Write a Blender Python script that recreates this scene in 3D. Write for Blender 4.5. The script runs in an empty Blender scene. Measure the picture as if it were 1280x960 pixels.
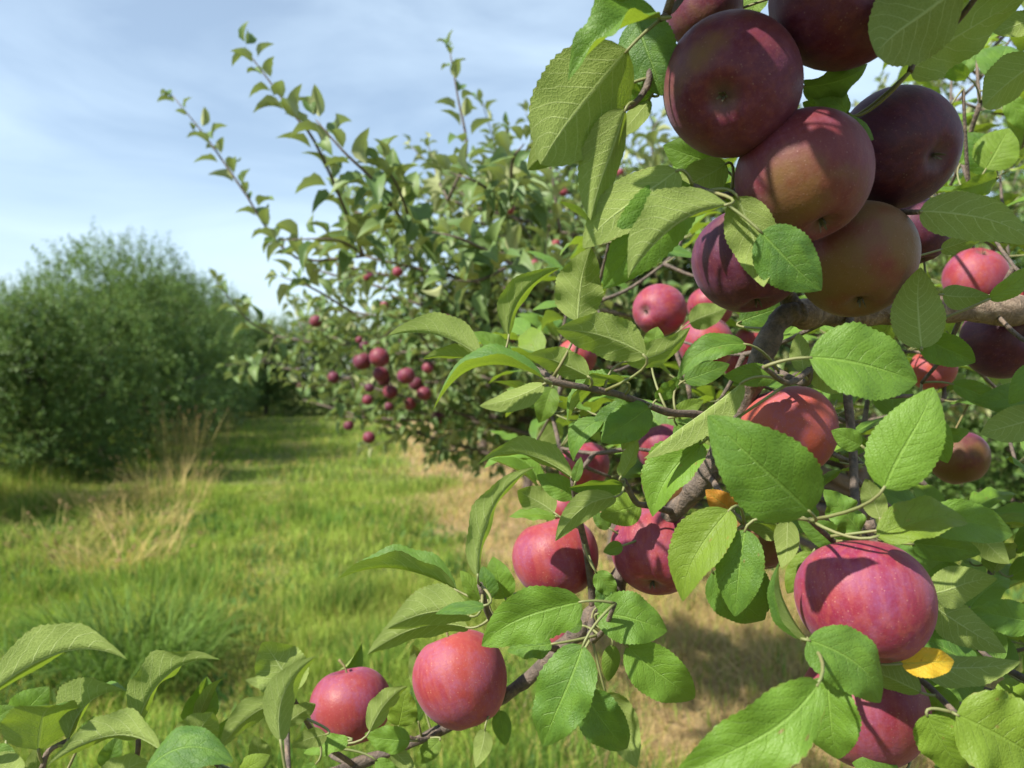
import bpy, math, random
import numpy as np
from mathutils import Vector, Matrix, Quaternion

sc = bpy.context.scene
COL = sc.collection
random.seed(11)
rng = np.random.default_rng(11)

# ------------------------------------------------------------------ camera
FPX = 967.0                                     # focal length in pixels of a 1280 wide picture
cam_d = bpy.data.cameras.new('camera')
cam = bpy.data.objects.new('camera', cam_d)
COL.objects.link(cam)
sc.camera = cam
cam_d.sensor_width = 36.0
cam_d.lens = 36.0 * FPX / 1280.0
cam_d.clip_start = 0.02
cam_d.clip_end = 900.0
CAMP = Vector((0.0, 0.0, 1.5))
PITCH = math.radians(-0.6)
cam.location = CAMP
cam.rotation_euler = (math.radians(90) + PITCH, 0, 0)
cam_d.dof.use_dof = True
cam_d.dof.focus_distance = 0.53
cam_d.dof.aperture_fstop = 8.5
RIGHT = Vector((1, 0, 0))
FWD = Vector((0, math.cos(PITCH), math.sin(PITCH)))
UP = Vector((0, -math.sin(PITCH), math.cos(PITCH)))

def at(px, py, d):
    """photo pixel (1280x960) and depth in metres -> point of the place"""
    return CAMP + FWD * d + RIGHT * ((px - 640.0) / FPX * d) + UP * ((480.0 - py) / FPX * d)

# ------------------------------------------------------------------ light
SUN = Vector((-0.61, -0.43, 0.77)).normalized()
sun_d = bpy.data.lights.new('sun', 'SUN')
sun_d.energy = 5.0
sun_d.angle = math.radians(1.1)
sun_d.color = (1.0, 0.94, 0.84)
sun = bpy.data.objects.new('sun', sun_d)
COL.objects.link(sun)
sun.location = (-6, -4, 9)
sun.rotation_euler = (-SUN).to_track_quat('-Z', 'Y').to_euler()

world = bpy.data.worlds.new('World')
sc.world = world
world.use_nodes = True
wn, wl = world.node_tree.nodes, world.node_tree.links
wn.clear()
sky = wn.new('ShaderNodeTexSky')
sky.sky_type = 'NISHITA'
sky.sun_disc = False
sky.sun_elevation = math.asin(SUN.z)
sky.sun_rotation = math.atan2(SUN.x, SUN.y)
sky.air_density = 1.0
sky.dust_density = 0.4
sky.ozone_density = 0.9
tc = wn.new('ShaderNodeTexCoord')
mp = wn.new('ShaderNodeMapping')
mp.inputs['Scale'].default_value = (1.1, 1.1, 3.6)
mp.inputs['Location'].default_value = (0.35, 0.2, 0.1)
wl.new(tc.outputs['Generated'], mp.inputs['Vector'])
nz = wn.new('ShaderNodeTexNoise')
nz.inputs['Scale'].default_value = 2.3
nz.inputs['Detail'].default_value = 7.0
nz.inputs['Roughness'].default_value = 0.52
nz.inputs['Distortion'].default_value = 0.5
wl.new(mp.outputs[0], nz.inputs['Vector'])
cr = wn.new('ShaderNodeValToRGB')
cr.color_ramp.elements[0].position = 0.36
cr.color_ramp.elements[0].color = (0.24, 0.24, 0.24, 1)
cr.color_ramp.elements[1].position = 0.74
cr.color_ramp.elements[1].color = (0.70, 0.70, 0.70, 1)
wl.new(nz.outputs['Fac'], cr.inputs[0])
mix = wn.new('ShaderNodeMixRGB')
mix.inputs[2].default_value = (6.2, 7.7, 9.0, 1)
wl.new(cr.outputs[0], mix.inputs[0])
wl.new(sky.outputs[0], mix.inputs[1])
bg = wn.new('ShaderNodeBackground')
bg.inputs['Strength'].default_value = 0.082
wl.new(mix.outputs[0], bg.inputs['Color'])
wo = wn.new('ShaderNodeOutputWorld')
wl.new(bg.outputs[0], wo.inputs['Surface'])

sc.view_settings.view_transform = 'Standard'
sc.view_settings.look = 'None'
sc.view_settings.exposure = 1.0
sc.view_settings.gamma = 1.0
sc.cycles.use_denoising = True
sc.cycles.max_bounces = 6
sc.cycles.diffuse_bounces = 2
sc.cycles.glossy_bounces = 2
sc.cycles.transmission_bounces = 4
sc.cycles.sample_clamp_indirect = 6.0
sc.cycles.caustics_reflective = False
sc.cycles.caustics_refractive = False

# ------------------------------------------------------------------ node helpers
class NB:
    def __init__(self, name):
        self.m = bpy.data.materials.new(name)
        self.m.use_nodes = True
        self.n, self.l = self.m.node_tree.nodes, self.m.node_tree.links
        self.n.clear()
        self.out = self.n.new('ShaderNodeOutputMaterial')
    def put(self, sock, v):
        if hasattr(v, 'is_output'):
            self.l.new(v, sock)
        elif isinstance(v, (tuple, list)) and len(v) == 3 and sock.type == 'RGBA':
            sock.default_value = (*v, 1)
        else:
            sock.default_value = v
    def math(self, op, a, b=0.0, c=0.0, clamp=False):
        n = self.n.new('ShaderNodeMath'); n.operation = op; n.use_clamp = clamp
        self.put(n.inputs[0], a); self.put(n.inputs[1], b); self.put(n.inputs[2], c)
        return n.outputs[0]
    def mix(self, f, a, b, mode='MIX'):
        n = self.n.new('ShaderNodeMixRGB'); n.blend_type = mode
        self.put(n.inputs[0], f); self.put(n.inputs[1], a); self.put(n.inputs[2], b)
        return n.outputs[0]
    def step(self, x, lo, hi, tlo=0.0, thi=1.0):
        n = self.n.new('ShaderNodeMapRange'); n.interpolation_type = 'SMOOTHSTEP'
        self.put(n.inputs[0], x); self.put(n.inputs[1], lo); self.put(n.inputs[2], hi)
        self.put(n.inputs[3], tlo); self.put(n.inputs[4], thi)
        return n.outputs[0]
    def noise(self, vec, scale, detail=3.0, rough=0.5, dist=0.0):
        n = self.n.new('ShaderNodeTexNoise')
        if vec is not None: self.l.new(vec, n.inputs['Vector'])
        n.inputs['Scale'].default_value = scale; n.inputs['Detail'].default_value = detail
        n.inputs['Roughness'].default_value = rough; n.inputs['Distortion'].default_value = dist
        return n.outputs['Fac']
    def voro(self, vec, scale, feature='F1', rnd=1.0):
        n = self.n.new('ShaderNodeTexVoronoi'); n.feature = feature
        if vec is not None: self.l.new(vec, n.inputs['Vector'])
        n.inputs['Scale'].default_value = scale; n.inputs['Randomness'].default_value = rnd
        return n.outputs['Distance']
    def ramp(self, x, stops):
        n = self.n.new('ShaderNodeValToRGB'); e = n.color_ramp.elements
        while len(e) < len(stops): e.new(0.5)
        for k, (p, c) in zip(e, stops):
            k.position = p; k.color = (*c, 1)
        self.put(n.inputs[0], x)
        return n.outputs[0]
    def bump(self, h, strength, dist):
        n = self.n.new('ShaderNodeBump')
        n.inputs['Strength'].default_value = strength; n.inputs['Distance'].default_value = dist
        self.l.new(h, n.inputs['Height'])
        return n.outputs[0]
    def coord(self, which='Object'):
        return self.n.new('ShaderNodeTexCoord').outputs[which]
    def geo(self, which):
        return self.n.new('ShaderNodeNewGeometry').outputs[which]
    def attr(self, name, out='Fac', kind='GEOMETRY'):
        n = self.n.new('ShaderNodeAttribute'); n.attribute_name = name; n.attribute_type = kind
        return n.outputs[out]
    def objinfo(self, which='Random'):
        return self.n.new('ShaderNodeObjectInfo').outputs[which]
    def pbr(self, color, rough=0.5, normal=None, **kw):
        n = self.n.new('ShaderNodeBsdfPrincipled')
        self.put(n.inputs['Base Color'], color); self.put(n.inputs['Roughness'], rough)
        if normal is not None: self.l.new(normal, n.inputs['Normal'])
        for k, v in kw.items():
            self.put(n.inputs[k.replace('_', ' ')], v)
        return n.outputs[0]
    def translucent(self, color, normal=None):
        n = self.n.new('ShaderNodeBsdfTranslucent'); self.put(n.inputs[0], color)
        if normal is not None: self.l.new(normal, n.inputs['Normal'])
        return n.outputs[0]
    def mixs(self, f, a, b):
        n = self.n.new('ShaderNodeMixShader'); self.put(n.inputs[0], f)
        self.l.new(a, n.inputs[1]); self.l.new(b, n.inputs[2])
        return n.outputs[0]
    def done(self, s):
        self.l.new(s, self.out.inputs['Surface']); return self.m

# ------------------------------------------------------------------ materials
def mat_leaf(name, top, top2, under, glow, veins=True, trans=0.27):
    b = NB(name)
    uv = b.coord('UV')
    sep = b.n.new('ShaderNodeSeparateXYZ'); b.l.new(uv, sep.inputs[0])
    u, v = sep.outputs[0], sep.outputs[1]
    rnd = b.math('FRACT', b.math('ADD', b.objinfo('Random'), b.attr('rnd')))
    back = b.geo('Backfacing')
    su = b.math('SUBTRACT', u, 0.5)
    a = b.math('MULTIPLY', b.math('ABSOLUTE', su), 2.0)
    nrm = None
    tcol = b.mix(rnd, top, top2)
    ucol = b.mix(b.math('MULTIPLY', rnd, 0.5), under, tuple(c * 0.72 for c in under))
    if veins:
        side = b.math('GREATER_THAN', su, 0.0)
        q = b.math('MULTIPLY', b.math('SUBTRACT', v, b.math('MULTIPLY', b.math('POWER', a, 1.25), 0.27)), b.math('ADD', 6.6, b.math('MULTIPLY', b.math('FRACT', b.math('MULTIPLY', rnd, 3.7)), 3.0)))
        q = b.math('ADD', q, b.math('MULTIPLY', side, 0.45))
        wob = b.math('MULTIPLY', b.math('SUBTRACT', b.noise(uv, 5.0, 2.0), 0.5), 0.55)
        q = b.math('ADD', q, b.math('ADD', wob, b.math('MULTIPLY', rnd, 0.9)))
        dv = b.math('MULTIPLY', b.math('ABSOLUTE', b.math('SUBTRACT', b.math('FRACT', q), 0.5)), 2.0)
        wid = b.math('SUBTRACT', 0.105, b.math('MULTIPLY', a, 0.06))
        sec = b.math('SUBTRACT', 1.0, b.step(dv, 0.0, wid))
        midw = b.math('SUBTRACT', 0.075, b.math('MULTIPLY', v, 0.05))
        mid = b.math('SUBTRACT', 1.0, b.step(a, b.math('MULTIPLY', midw, 0.35), midw))
        vein = b.math('MAXIMUM', mid, b.math('MULTIPLY', sec, 0.8))
        mpn = b.n.new('ShaderNodeMapping'); mpn.inputs['Scale'].default_value = (0.62, 1.0, 1.0)
        b.l.new(uv, mpn.inputs[0])
        net = b.voro(mpn.outputs[0], 34.0, 'DISTANCE_TO_EDGE')
        netm = b.math('SUBTRACT', 1.0, b.step(net, 0.0, 0.16))
        net2 = b.voro(mpn.outputs[0], 80.0, 'DISTANCE_TO_EDGE')
        fine = b.noise(uv, 160.0, 2.0)
        blotch = b.noise(uv, 3.2, 3.0)
        # top: darker blade, pale thin veins, quilted relief
        tcol = b.mix(b.step(blotch, 0.35, 0.7, 0.0, 0.45), tcol, b.mix(0.5, top2, (0.14, 0.27, 0.02)))
        tcol = b.mix(b.math('MULTIPLY', vein, 0.34), tcol, (0.26, 0.42, 0.08))
        tcol = b.mix(b.math('MULTIPLY', netm, 0.10), tcol, (0.22, 0.38, 0.06))
        # underside: felted grey green with raised veins
        ucol = b.mix(b.math('MULTIPLY', netm, 0.20), ucol, (0.40, 0.47, 0.17))
        ucol = b.mix(b.math('MULTIPLY', b.math('SUBTRACT', fine, 0.35), 0.5, clamp=True), ucol, (0.13, 0.19, 0.06))
        secu = b.math('MAXIMUM', mid, b.math('SUBTRACT', 1.0, b.step(dv, 0.02, b.math('MULTIPLY', wid, 1.5))))
        ucol = b.mix(b.math('MULTIPLY', secu, 0.55), ucol, (0.45, 0.53, 0.23))
        # specks and small blemishes
        sp = b.math('MULTIPLY', b.step(b.voro(uv, 9.0), 0.0, 0.055, 1.0, 0.0), b.step(b.noise(uv, 1.7), 0.52, 0.6))
        tcol = b.mix(b.math('MULTIPLY', sp, 0.7), tcol, (0.12, 0.07, 0.02))
        rn2 = b.math('FRACT', b.math('MULTIPLY', rnd, 7.31))
        en = b.math('ADD', a, b.math('MULTIPLY', b.math('SUBTRACT', b.noise(uv, 7.0, 4.0, 0.65), 0.5), 0.9))
        brown = b.math('MULTIPLY', b.step(en, 0.98, 1.12), b.step(rn2, 0.30, 0.7))
        tcol = b.mix(b.math('MULTIPLY', brown, 0.75), tcol, (0.15, 0.085, 0.03))
        ucol = b.mix(b.math('MULTIPLY', brown, 0.6), ucol, (0.20, 0.13, 0.06))
        big = b.math('MULTIPLY', b.step(b.voro(uv, 3.3), 0.03, 0.10, 1.0, 0.0), b.step(rn2, 0.50, 0.54))
        tcol = b.mix(b.math('MULTIPLY', big, 0.8), tcol, (0.17, 0.10, 0.035))
        tcol = b.mix(b.math('MULTIPLY', b.step(rn2, 0.80, 1.0), 0.40), tcol, (0.19, 0.23, 0.015))
        ht = b.math('ADD', b.math('MULTIPLY', vein, -1.0), b.math('MULTIPLY', b.math('MINIMUM', b.math('MULTIPLY', net, 2.0), 0.6), 0.45))
        ht = b.math('ADD', ht, b.math('MULTIPLY', b.math('SUBTRACT', dv, 0.5), 0.22))
        hu = b.math('ADD', b.math('MULTIPLY', vein, -1.2), b.math('ADD', b.math('MULTIPLY', netm, -0.45), b.math('MULTIPLY', b.math('MINIMUM', net2, 0.3), 0.8)))
        h = b.mix(back, ht, b.math('MULTIPLY', hu, 0.65))
        nrm = b.bump(h, 0.6, 0.0009)
    col = b.mix(back, tcol, ucol)
    rough = b.math('ADD', 0.53, b.math('MULTIPLY', back, 0.30))
    p = b.pbr(col, rough, nrm, Specular_IOR_Level=b.math('SUBTRACT', 0.34, b.math('MULTIPLY', back, 0.26)))
    gcol = b.mix(b.math('MULTIPLY', rnd, 0.4), glow, tuple(c * 0.75 for c in glow))
    if veins:
        gcol = b.mix(b.math('MULTIPLY', vein, 0.5), gcol, tuple(c * 0.6 for c in glow))
    t = b.translucent(gcol, nrm)
    return b.done(b.mixs(trans, p, t))

M = {}
M['leaf'] = mat_leaf('leaf_green', (0.042, 0.108, 0.020), (0.112, 0.210, 0.022), (0.225, 0.290, 0.080), (0.34, 0.50, 0.035))
M['leaf_far'] = mat_leaf('leaf_distant', (0.080, 0.145, 0.040), (0.140, 0.205, 0.060), (0.38, 0.41, 0.205), (0.26, 0.35, 0.08), veins=False, trans=0.22)
M['leaf_hedge'] = mat_leaf('leaf_opposite_row', (0.034, 0.092, 0.020), (0.115, 0.195, 0.036), (0.16, 0.24, 0.085), (0.18, 0.27, 0.06), veins=False, trans=0.28)
M['leaf_yellow'] = mat_leaf('leaf_yellowing', (0.62, 0.36, 0.015), (0.55, 0.33, 0.02), (0.50, 0.36, 0.05), (0.65, 0.40, 0.02))
M['leaf_orange'] = mat_leaf('leaf_browning', (0.50, 0.20, 0.02), (0.42, 0.13, 0.02), (0.36, 0.16, 0.04), (0.60, 0.25, 0.02))

def mat_petiole():
    b = NB('petiole_skin')
    c = b.mix(b.noise(b.coord(), 60.0, 2.0), (0.13, 0.19, 0.055), (0.19, 0.15, 0.07))
    return b.done(b.pbr(c, 0.6))
M['petiole'] = mat_petiole()

def mat_bark(name, dark, light, twig):
    b = NB(name)
    co = b.coord()
    n1 = b.noise(co, 115.0, 6.0, 0.66, 0.8)
    n2 = b.noise(co, 520.0, 3.0)
    lent = b.step(b.voro(co, 260.0), 0.0, 0.30, 1.0, 0.0)
    c = b.ramp(n1, [(0.30, dark), (0.52, light), (0.72, twig)])
    c = b.mix(b.math('MULTIPLY', lent, 0.35), c, tuple(min(1, x * 1.7) for x in light))
    c = b.mix(b.math('MULTIPLY', n2, 0.35), c, tuple(x * 0.5 for x in dark))
    h = b.math('ADD', b.math('MULTIPLY', n1, 1.2), b.math('ADD', b.math('MULTIPLY', n2, 0.5), b.math('MULTIPLY', lent, 0.25)))
    return b.done(b.pbr(c, 0.78, b.bump(h, 0.8, 0.0022)))
M['bark'] = mat_bark('bark_grey_brown', (0.045, 0.036, 0.030), (0.13, 0.098, 0.075), (0.24, 0.165, 0.115))
M['bark_tan'] = mat_bark('bark_tan', (0.085, 0.060, 0.042), (0.22, 0.155, 0.105), (0.38, 0.29, 0.21))

def mat_apple():
    """colour channels of the object: r = darkness of the red, g = share of green-brown ground, b = orange tint"""
    b = NB('apple_skin')
    co = b.coord()
    oc = b.objinfo('Color')
    sp = b.n.new('ShaderNodeSeparateColor'); b.l.new(oc, sp.inputs[0])
    dk, gr, og = sp.outputs[0], sp.outputs[1], sp.outputs[2]
    rnd = b.objinfo('Random')
    va = b.n.new('ShaderNodeVectorMath'); va.operation = 'ADD'
    cx = b.n.new('ShaderNodeCombineXYZ'); b.put(cx.inputs[0], b.math('MULTIPLY', rnd, 37.0)); b.put(cx.inputs[2], b.math('MULTIPLY', rnd, 11.0))
    b.l.new(co, va.inputs[0]); b.l.new(cx.outputs[0], va.inputs[1])
    q = va.outputs[0]
    sx = b.n.new('ShaderNodeSeparateXYZ'); b.l.new(co, sx.inputs[0])
    z = b.math('MULTIPLY', sx.outputs[2], 27.0)           # -1 at the calyx, +1 at the stem
    red = b.mix(b.noise(q, 45.0, 4.0), (0.150, 0.008, 0.034), (0.220, 0.015, 0.036))
    red = b.mix(og, red, (0.31, 0.055, 0.027))
    red = b.mix(b.math('MULTIPLY', b.step(b.noise(q, 15.0, 2.0), 0.42, 0.66), 0.55), red, b.mix(0.5, red, (0.40, 0.085, 0.035)))
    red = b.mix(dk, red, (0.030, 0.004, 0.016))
    # streaks running from stem to calyx
    mpn = b.n.new('ShaderNodeMapping'); mpn.inputs['Scale'].default_value = (1.0, 1.0, 0.10); b.l.new(q, mpn.inputs[0])
    st = b.step(b.noise(mpn.outputs[0], 240.0, 3.0), 0.42, 0.66)
    red = b.mix(b.math('MULTIPLY', st, 0.42), red, b.mix(dk, (0.30, 0.065, 0.045), (0.08, 0.014, 0.018)))
    ground = b.mix(b.noise(q, 30.0), (0.090, 0.062, 0.010), (0.15, 0.058, 0.014))
    gm = b.math('ADD', b.math('MULTIPLY', b.math('SUBTRACT', b.noise(q, 17.0, 4.0, 0.55), 0.5), 2.4), b.math('SUBTRACT', gr, 0.5))
    gm = b.math('SUBTRACT', gm, b.math('MULTIPLY', z, 0.07))
    c = b.mix(b.step(gm, -0.12, 0.38), red, ground)
    # calyx basin and stem cavity: russet tan
    rr = b.n.new('ShaderNodeVectorMath'); rr.operation = 'LENGTH'
    xy = b.n.new('ShaderNodeCombineXYZ'); b.l.new(sx.outputs[0], xy.inputs[0]); b.l.new(sx.outputs[1], xy.inputs[1])
    b.l.new(xy.outputs[0], rr.inputs[0])
    rad = rr.outputs['Value']
    basin = b.step(b.math('ADD', rad, b.math('MULTIPLY', b.noise(q, 120.0), 0.006)), 0.005, 0.0145, 1.0, 0.0)
    c = b.mix(b.math('MULTIPLY', basin, 0.55), c, b.mix(dk, (0.20, 0.14, 0.08), (0.07, 0.05, 0.035)))
    # pale dots
    dots = b.step(b.voro(q, 420.0), 0.08, 0.24, 1.0, 0.0)
    dsel = b.step(b.noise(q, 260.0, 1.0), 0.45, 0.6)
    c = b.mix(b.math('MULTIPLY', b.math('MULTIPLY', dots, dsel), 0.40), c, b.mix(dk, (0.50, 0.28, 0.20), (0.16, 0.09, 0.08)))
    fd = b.step(b.voro(q, 1050.0), 0.12, 0.34, 1.0, 0.0)
    c = b.mix(b.math('MULTIPLY', fd, 0.16), c, b.mix(dk, (0.42, 0.20, 0.16), (0.14, 0.07, 0.07)))
    # dusty bloom, rubbed off in patches
    bl = b.step(b.noise(q, 34.0, 6.0, 0.68), 0.40, 0.62)
    blf = b.math('MULTIPLY', bl, b.step(b.noise(q, 420.0, 2.0), 0.3, 0.7, 0.45, 1.0))
    c = b.mix(b.math('MULTIPLY', blf, b.math('SUBTRACT', 0.32, b.math('MULTIPLY', dk, 0.20))), c, b.mix(b.step(gm, -0.12, 0.38), (0.21, 0.095, 0.23), (0.17, 0.09, 0.06)))
    rough = b.math('ADD', 0.47, b.math('MULTIPLY', blf, 0.22))
    h = b.math('ADD', b.math('MULTIPLY', dots, 0.4), b.noise(q, 500.0, 2.0))
    h = b.math('ADD', h, b.math('MULTIPLY', b.noise(q, 60.0, 2.0), 2.2))
    nrm = b.bump(h, 0.22, 0.0008)
    return b.done(b.pbr(c, rough, nrm, Specular_IOR_Level=0.32, Sheen_Weight=0.10, Sheen_Roughness=0.45,
                        Sheen_Tint=(0.72, 0.58, 0.80), Subsurface_Weight=0.0))
M['apple'] = mat_apple()

def mat_plain(name, c1, c2, scale, rough=0.8):
    b = NB(name)
    return b.done(b.pbr(b.mix(b.noise(b.coord(), scale, 3.0), c1, c2), rough))
M['stem'] = mat_plain('apple_stem', (0.10, 0.075, 0.03), (0.20, 0.17, 0.06), 300)
M['calyx'] = mat_plain('apple_calyx', (0.03, 0.025, 0.018), (0.16, 0.14, 0.085), 500)

def mat_blades():
    b = NB('grass_blades')
    c = b.attr('col', 'Color')
    p = b.pbr(c, 0.75, Specular_IOR_Level=0.10)
    t = b.translucent(b.mix(1.0, c, (1.25, 1.35, 0.8), 'MULTIPLY'))
    return b.done(b.mixs(0.33, p, t))
M['grass'] = mat_blades()

# row geometry: both rows run away from the camera, drifting left
SLOPE = -0.27
def row_off(x, y):
    return x - SLOPE * y

def mat_ground():
    b = NB('orchard_ground')
    co = b.geo('Position')
    sx = b.n.new('ShaderNodeSeparateXYZ'); b.l.new(co, sx.inputs[0])
    off = b.math('SUBTRACT', sx.outputs[0], b.math('MULTIPLY', sx.outputs[1], -0.20))
    wob = b.math('MULTIPLY', b.math('SUBTRACT', b.noise(co, 0.9, 4.0), 0.5), 1.5)
    e = b.math('ADD', off, wob)
    strip = b.math('MULTIPLY', b.step(e, 0.70, 1.15), b.step(e, 3.1, 3.6, 1.0, 0.0))
    g = b.mix(b.noise(co, 2.2, 5.0), (0.085, 0.125, 0.025), (0.16, 0.17, 0.05))
    g = b.mix(b.step(b.noise(co, 0.8, 4.0), 0.52, 0.66, 0.0, 0.6), g, (0.20, 0.16, 0.06))
    s = b.mix(b.noise(co, 9.0, 6.0, 0.65), (0.21, 0.145, 0.080), (0.42, 0.31, 0.155))
    s = b.mix(b.step(b.noise(co, 2.0, 3.0), 0.55, 0.7, 0.0, 0.7), s, (0.16, 0.105, 0.065))
    c = b.mix(strip, g, s)
    h = b.noise(co, 30.0, 6.0, 0.7)
    return b.done(b.pbr(c, 0.95, b.bump(h, 0.9, 0.03), Specular_IOR_Level=0.1))
M['ground'] = mat_ground()

# ------------------------------------------------------------------ object helpers
def link(o, parent=None):
    COL.objects.link(o)
    if parent is not None: o.parent = parent
    return o
def tag(o, label=None, cat=None, group=None, kind=None):
    if label: o['label'] = label
    if cat: o['category'] = cat
    if group: o['group'] = group
    if kind: o['kind'] = kind
    return o
def empty(name, loc):
    o = bpy.data.objects.new(name, None); o.location = loc; o.empty_display_size = 0.05
    return link(o)
def mesh_np(name, V, faces=None, quads=None, tris=None, mats=(), mat_idx=None, uv=None, smooth=True, attrs=None):
    """faces from an (n,4) quad array and/or an (n,3) tri array"""
    me = bpy.data.meshes.new(name)
    V = np.asarray(V, dtype=np.float32)
    q = np.zeros((0, 4), np.int32) if quads is None else np.asarray(quads, np.int32)
    t = np.zeros((0, 3), np.int32) if tris is None else np.asarray(tris, np.int32)
    me.vertices.add(len(V)); me.vertices.foreach_set('co', V.ravel())
    loops = np.concatenate([q.ravel(), t.ravel()])
    me.loops.add(len(loops)); me.loops.foreach_set('vertex_index', loops)
    npoly = len(q) + len(t)
    me.polygons.add(npoly)
    starts = np.concatenate([np.arange(len(q)) * 4, len(q) * 4 + np.arange(len(t)) * 3]).astype(np.int32)
    me.polygons.foreach_set('loop_start', starts)
    if smooth: me.polygons.foreach_set('use_smooth', np.ones(npoly, bool))
    for m in mats: me.materials.append(m)
    if mat_idx is not None: me.polygons.foreach_set('material_index', np.asarray(mat_idx, np.int32))
    if uv is not None:
        l = me.uv_layers.new(name='UVMap')
        l.data.foreach_set('uv', np.asarray(uv, np.float32)[loops].ravel())
    if attrs:
        for k, (typ, data) in attrs.items():
            at_ = me.attributes.new(k, typ, 'POINT')
            key = 'color' if typ == 'FLOAT_COLOR' else 'value'
            at_.data.foreach_set(key, np.asarray(data, np.float32).ravel())
    me.update(calc_edges=True)
    me.validate()
    return me

def smooth_path(pts, n):
    """Catmull-Rom through the points"""
    P = [np.array(p, float) for p in pts]
    if len(P) == 2: return np.array([P[0] + (P[1] - P[0]) * t for t in np.linspace(0, 1, n)])
    Q = [2 * P[0] - P[1]] + P + [2 * P[-1] - P[-2]]
    out = []
    segs = len(P) - 1
    for k in range(n):
        s = k / (n - 1) * segs
        i = min(int(s), segs - 1); t = s - i
        a, b_, c, d = Q[i], Q[i + 1], Q[i + 2], Q[i + 3]
        out.append(0.5 * ((2 * b_) + (c - a) * t + (2 * a - 5 * b_ + 4 * c - d) * t * t + (3 * b_ - a - 3 * c + d) * t ** 3))
    return np.array(out)

def tube(path, radii, sides=8, lump=0.0, r=None):
    """vertices, quads, tris of a capped tube"""
    path = np.asarray(path, float); n = len(path)
    radii = np.interp(np.linspace(0, 1, n), np.linspace(0, 1, len(radii)), radii)
    T = np.gradient(path, axis=0); T /= np.linalg.norm(T, axis=1)[:, None] + 1e-9
    ref = np.array([0.31, 0.17, 0.93])
    if abs(T[0] @ ref) > 0.9: ref = np.array([1.0, 0.1, 0.0])
    N = np.cross(T[0], ref); N /= np.linalg.norm(N)
    V = []
    for i in range(n):
        N = N - T[i] * (N @ T[i]); N /= np.linalg.norm(N)
        B = np.cross(T[i], N)
        ang = np.arange(sides) / sides * 2 * np.pi
        rad = radii[i] * np.ones(sides)
        if lump: rad = rad * (1 + lump * (r or rng).normal(size=sides) + lump * 1.5 * math.sin(i * 1.7))
        V.append(path[i] + np.cos(ang)[:, None] * N * rad[:, None] + np.sin(ang)[:, None] * B * rad[:, None])
    V = np.concatenate(V + [path[:1], path[-1:]])
    q = []
    for i in range(n - 1):
        for j in range(sides):
            k = (j + 1) % sides
            q.append((i * sides + j, i * sides + k, (i + 1) * sides + k, (i + 1) * sides + j))
    c0, c1 = n * sides, n * sides + 1
    t = [(c0, (j + 1) % sides, j) for j in range(sides)] + [(c1, (n - 1) * sides + j, (n - 1) * sides + (j + 1) % sides) for j in range(sides)]
    return V, np.array(q), np.array(t)

def nrm(v): return v / (np.linalg.norm(v) + 1e-12)
A_ = lambda v: np.array(v, float)

# ------------------------------------------------------------------ the setting: ground
def ground():
    xs = np.concatenate([[-400, -120, -50], np.linspace(-26, 22, 61), [45, 120, 400]])
    ys = np.concatenate([[-60, -15], np.linspace(-5, 55, 76), [80, 150, 600]])
    X, Y = np.meshgrid(xs, ys, indexing='ij')
    Z = 0.03 * np.sin(X * 1.7 + 0.6 * Y) * np.sin(Y * 1.1 - X * 0.4) + 0.02 * np.sin(X * 3.1) * np.cos(Y * 2.7)
    Z *= (np.abs(X) < 30) * (Y < 60)
    V = np.stack([X, Y, Z], -1).reshape(-1, 3)
    ny = len(ys)
    q = [(i * ny + j, (i + 1) * ny + j, (i + 1) * ny + j + 1, i * ny + j + 1) for i in range(len(xs) - 1) for j in range(ny - 1)]
    o = link(bpy.data.objects.new('ground', mesh_np('ground', V, quads=q, mats=[M['ground']])))
    return tag(o, 'grassy orchard ground with a straw coloured strip under the trees', 'ground', kind='structure')
ground()
def gz(x, y):
    return 0.03 * np.sin(x * 1.7 + 0.6 * y) * np.sin(y * 1.1 - x * 0.4) + 0.02 * np.sin(x * 3.1) * np.cos(y * 2.7)

# ------------------------------------------------------------------ leaf shapes
def outline(t):
    w = np.power(np.clip(t, 0, 1), 0.55) * np.power(np.clip(1 - t, 0, 1), 0.86)
    return w / 0.3907

def leaf_grid(P, C, N, halfw, fold, curl, wave, ph, nv, nu, teeth, side):
    """P, C, N: midrib points, cross vectors, top normals (nv+1 each)"""
    t = np.linspace(0, 1, nv + 1)
    us = np.linspace(-1, 1, nu + 1)
    V = np.zeros((nv + 1, nu + 1, 3)); UVs = np.zeros((nv + 1, nu + 1, 2))
    w = outline(t) * halfw
    for j, u in enumerate(us):
        au = abs(u)
        ww = w.copy()
        if au > 0.99 and teeth > 0:
            saw = ((np.arange(nv + 1) % 2) * 2 - 1) * teeth
            ww = ww * (1 + saw * (t > 0.06) * (t < 0.985))
        cf, sf = math.cos(fold), math.sin(fold)
        lift = sf * au - curl * au * au
        off = wave * np.sin(t * 2 * np.pi * 2.6 + ph + (1.3 if u > 0 else 0)) * au ** 2 * 2 * halfw
        V[:, j] = P + C * (ww * u * cf)[:, None] + N * (ww * lift + off * np.minimum(1, outline(t)))[:, None]
        UVs[:, j, 0] = 0.5 + 0.5 * u; UVs[:, j, 1] = t
    q = []
    n1 = nu + 1
    for i in range(nv):
        for j in range(nu):
            f = (i * n1 + j, (i + 1) * n1 + j, (i + 1) * n1 + j + 1, i * n1 + j + 1)
            q.append(f if side > 0 else f[::-1])
    return V.reshape(-1, 3), np.array(q), UVs.reshape(-1, 2)

# ------------------------------------------------------------------ foreground apple tree
TREE_A = (1.75, 0.95, 0.0)
treeA = empty('apple_tree', TREE_A)
tag(treeA, 'apple tree whose fruiting branches with large leaves fill the foreground', 'tree', 'apple trees in the near row')
TA = Vector(TREE_A)

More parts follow.
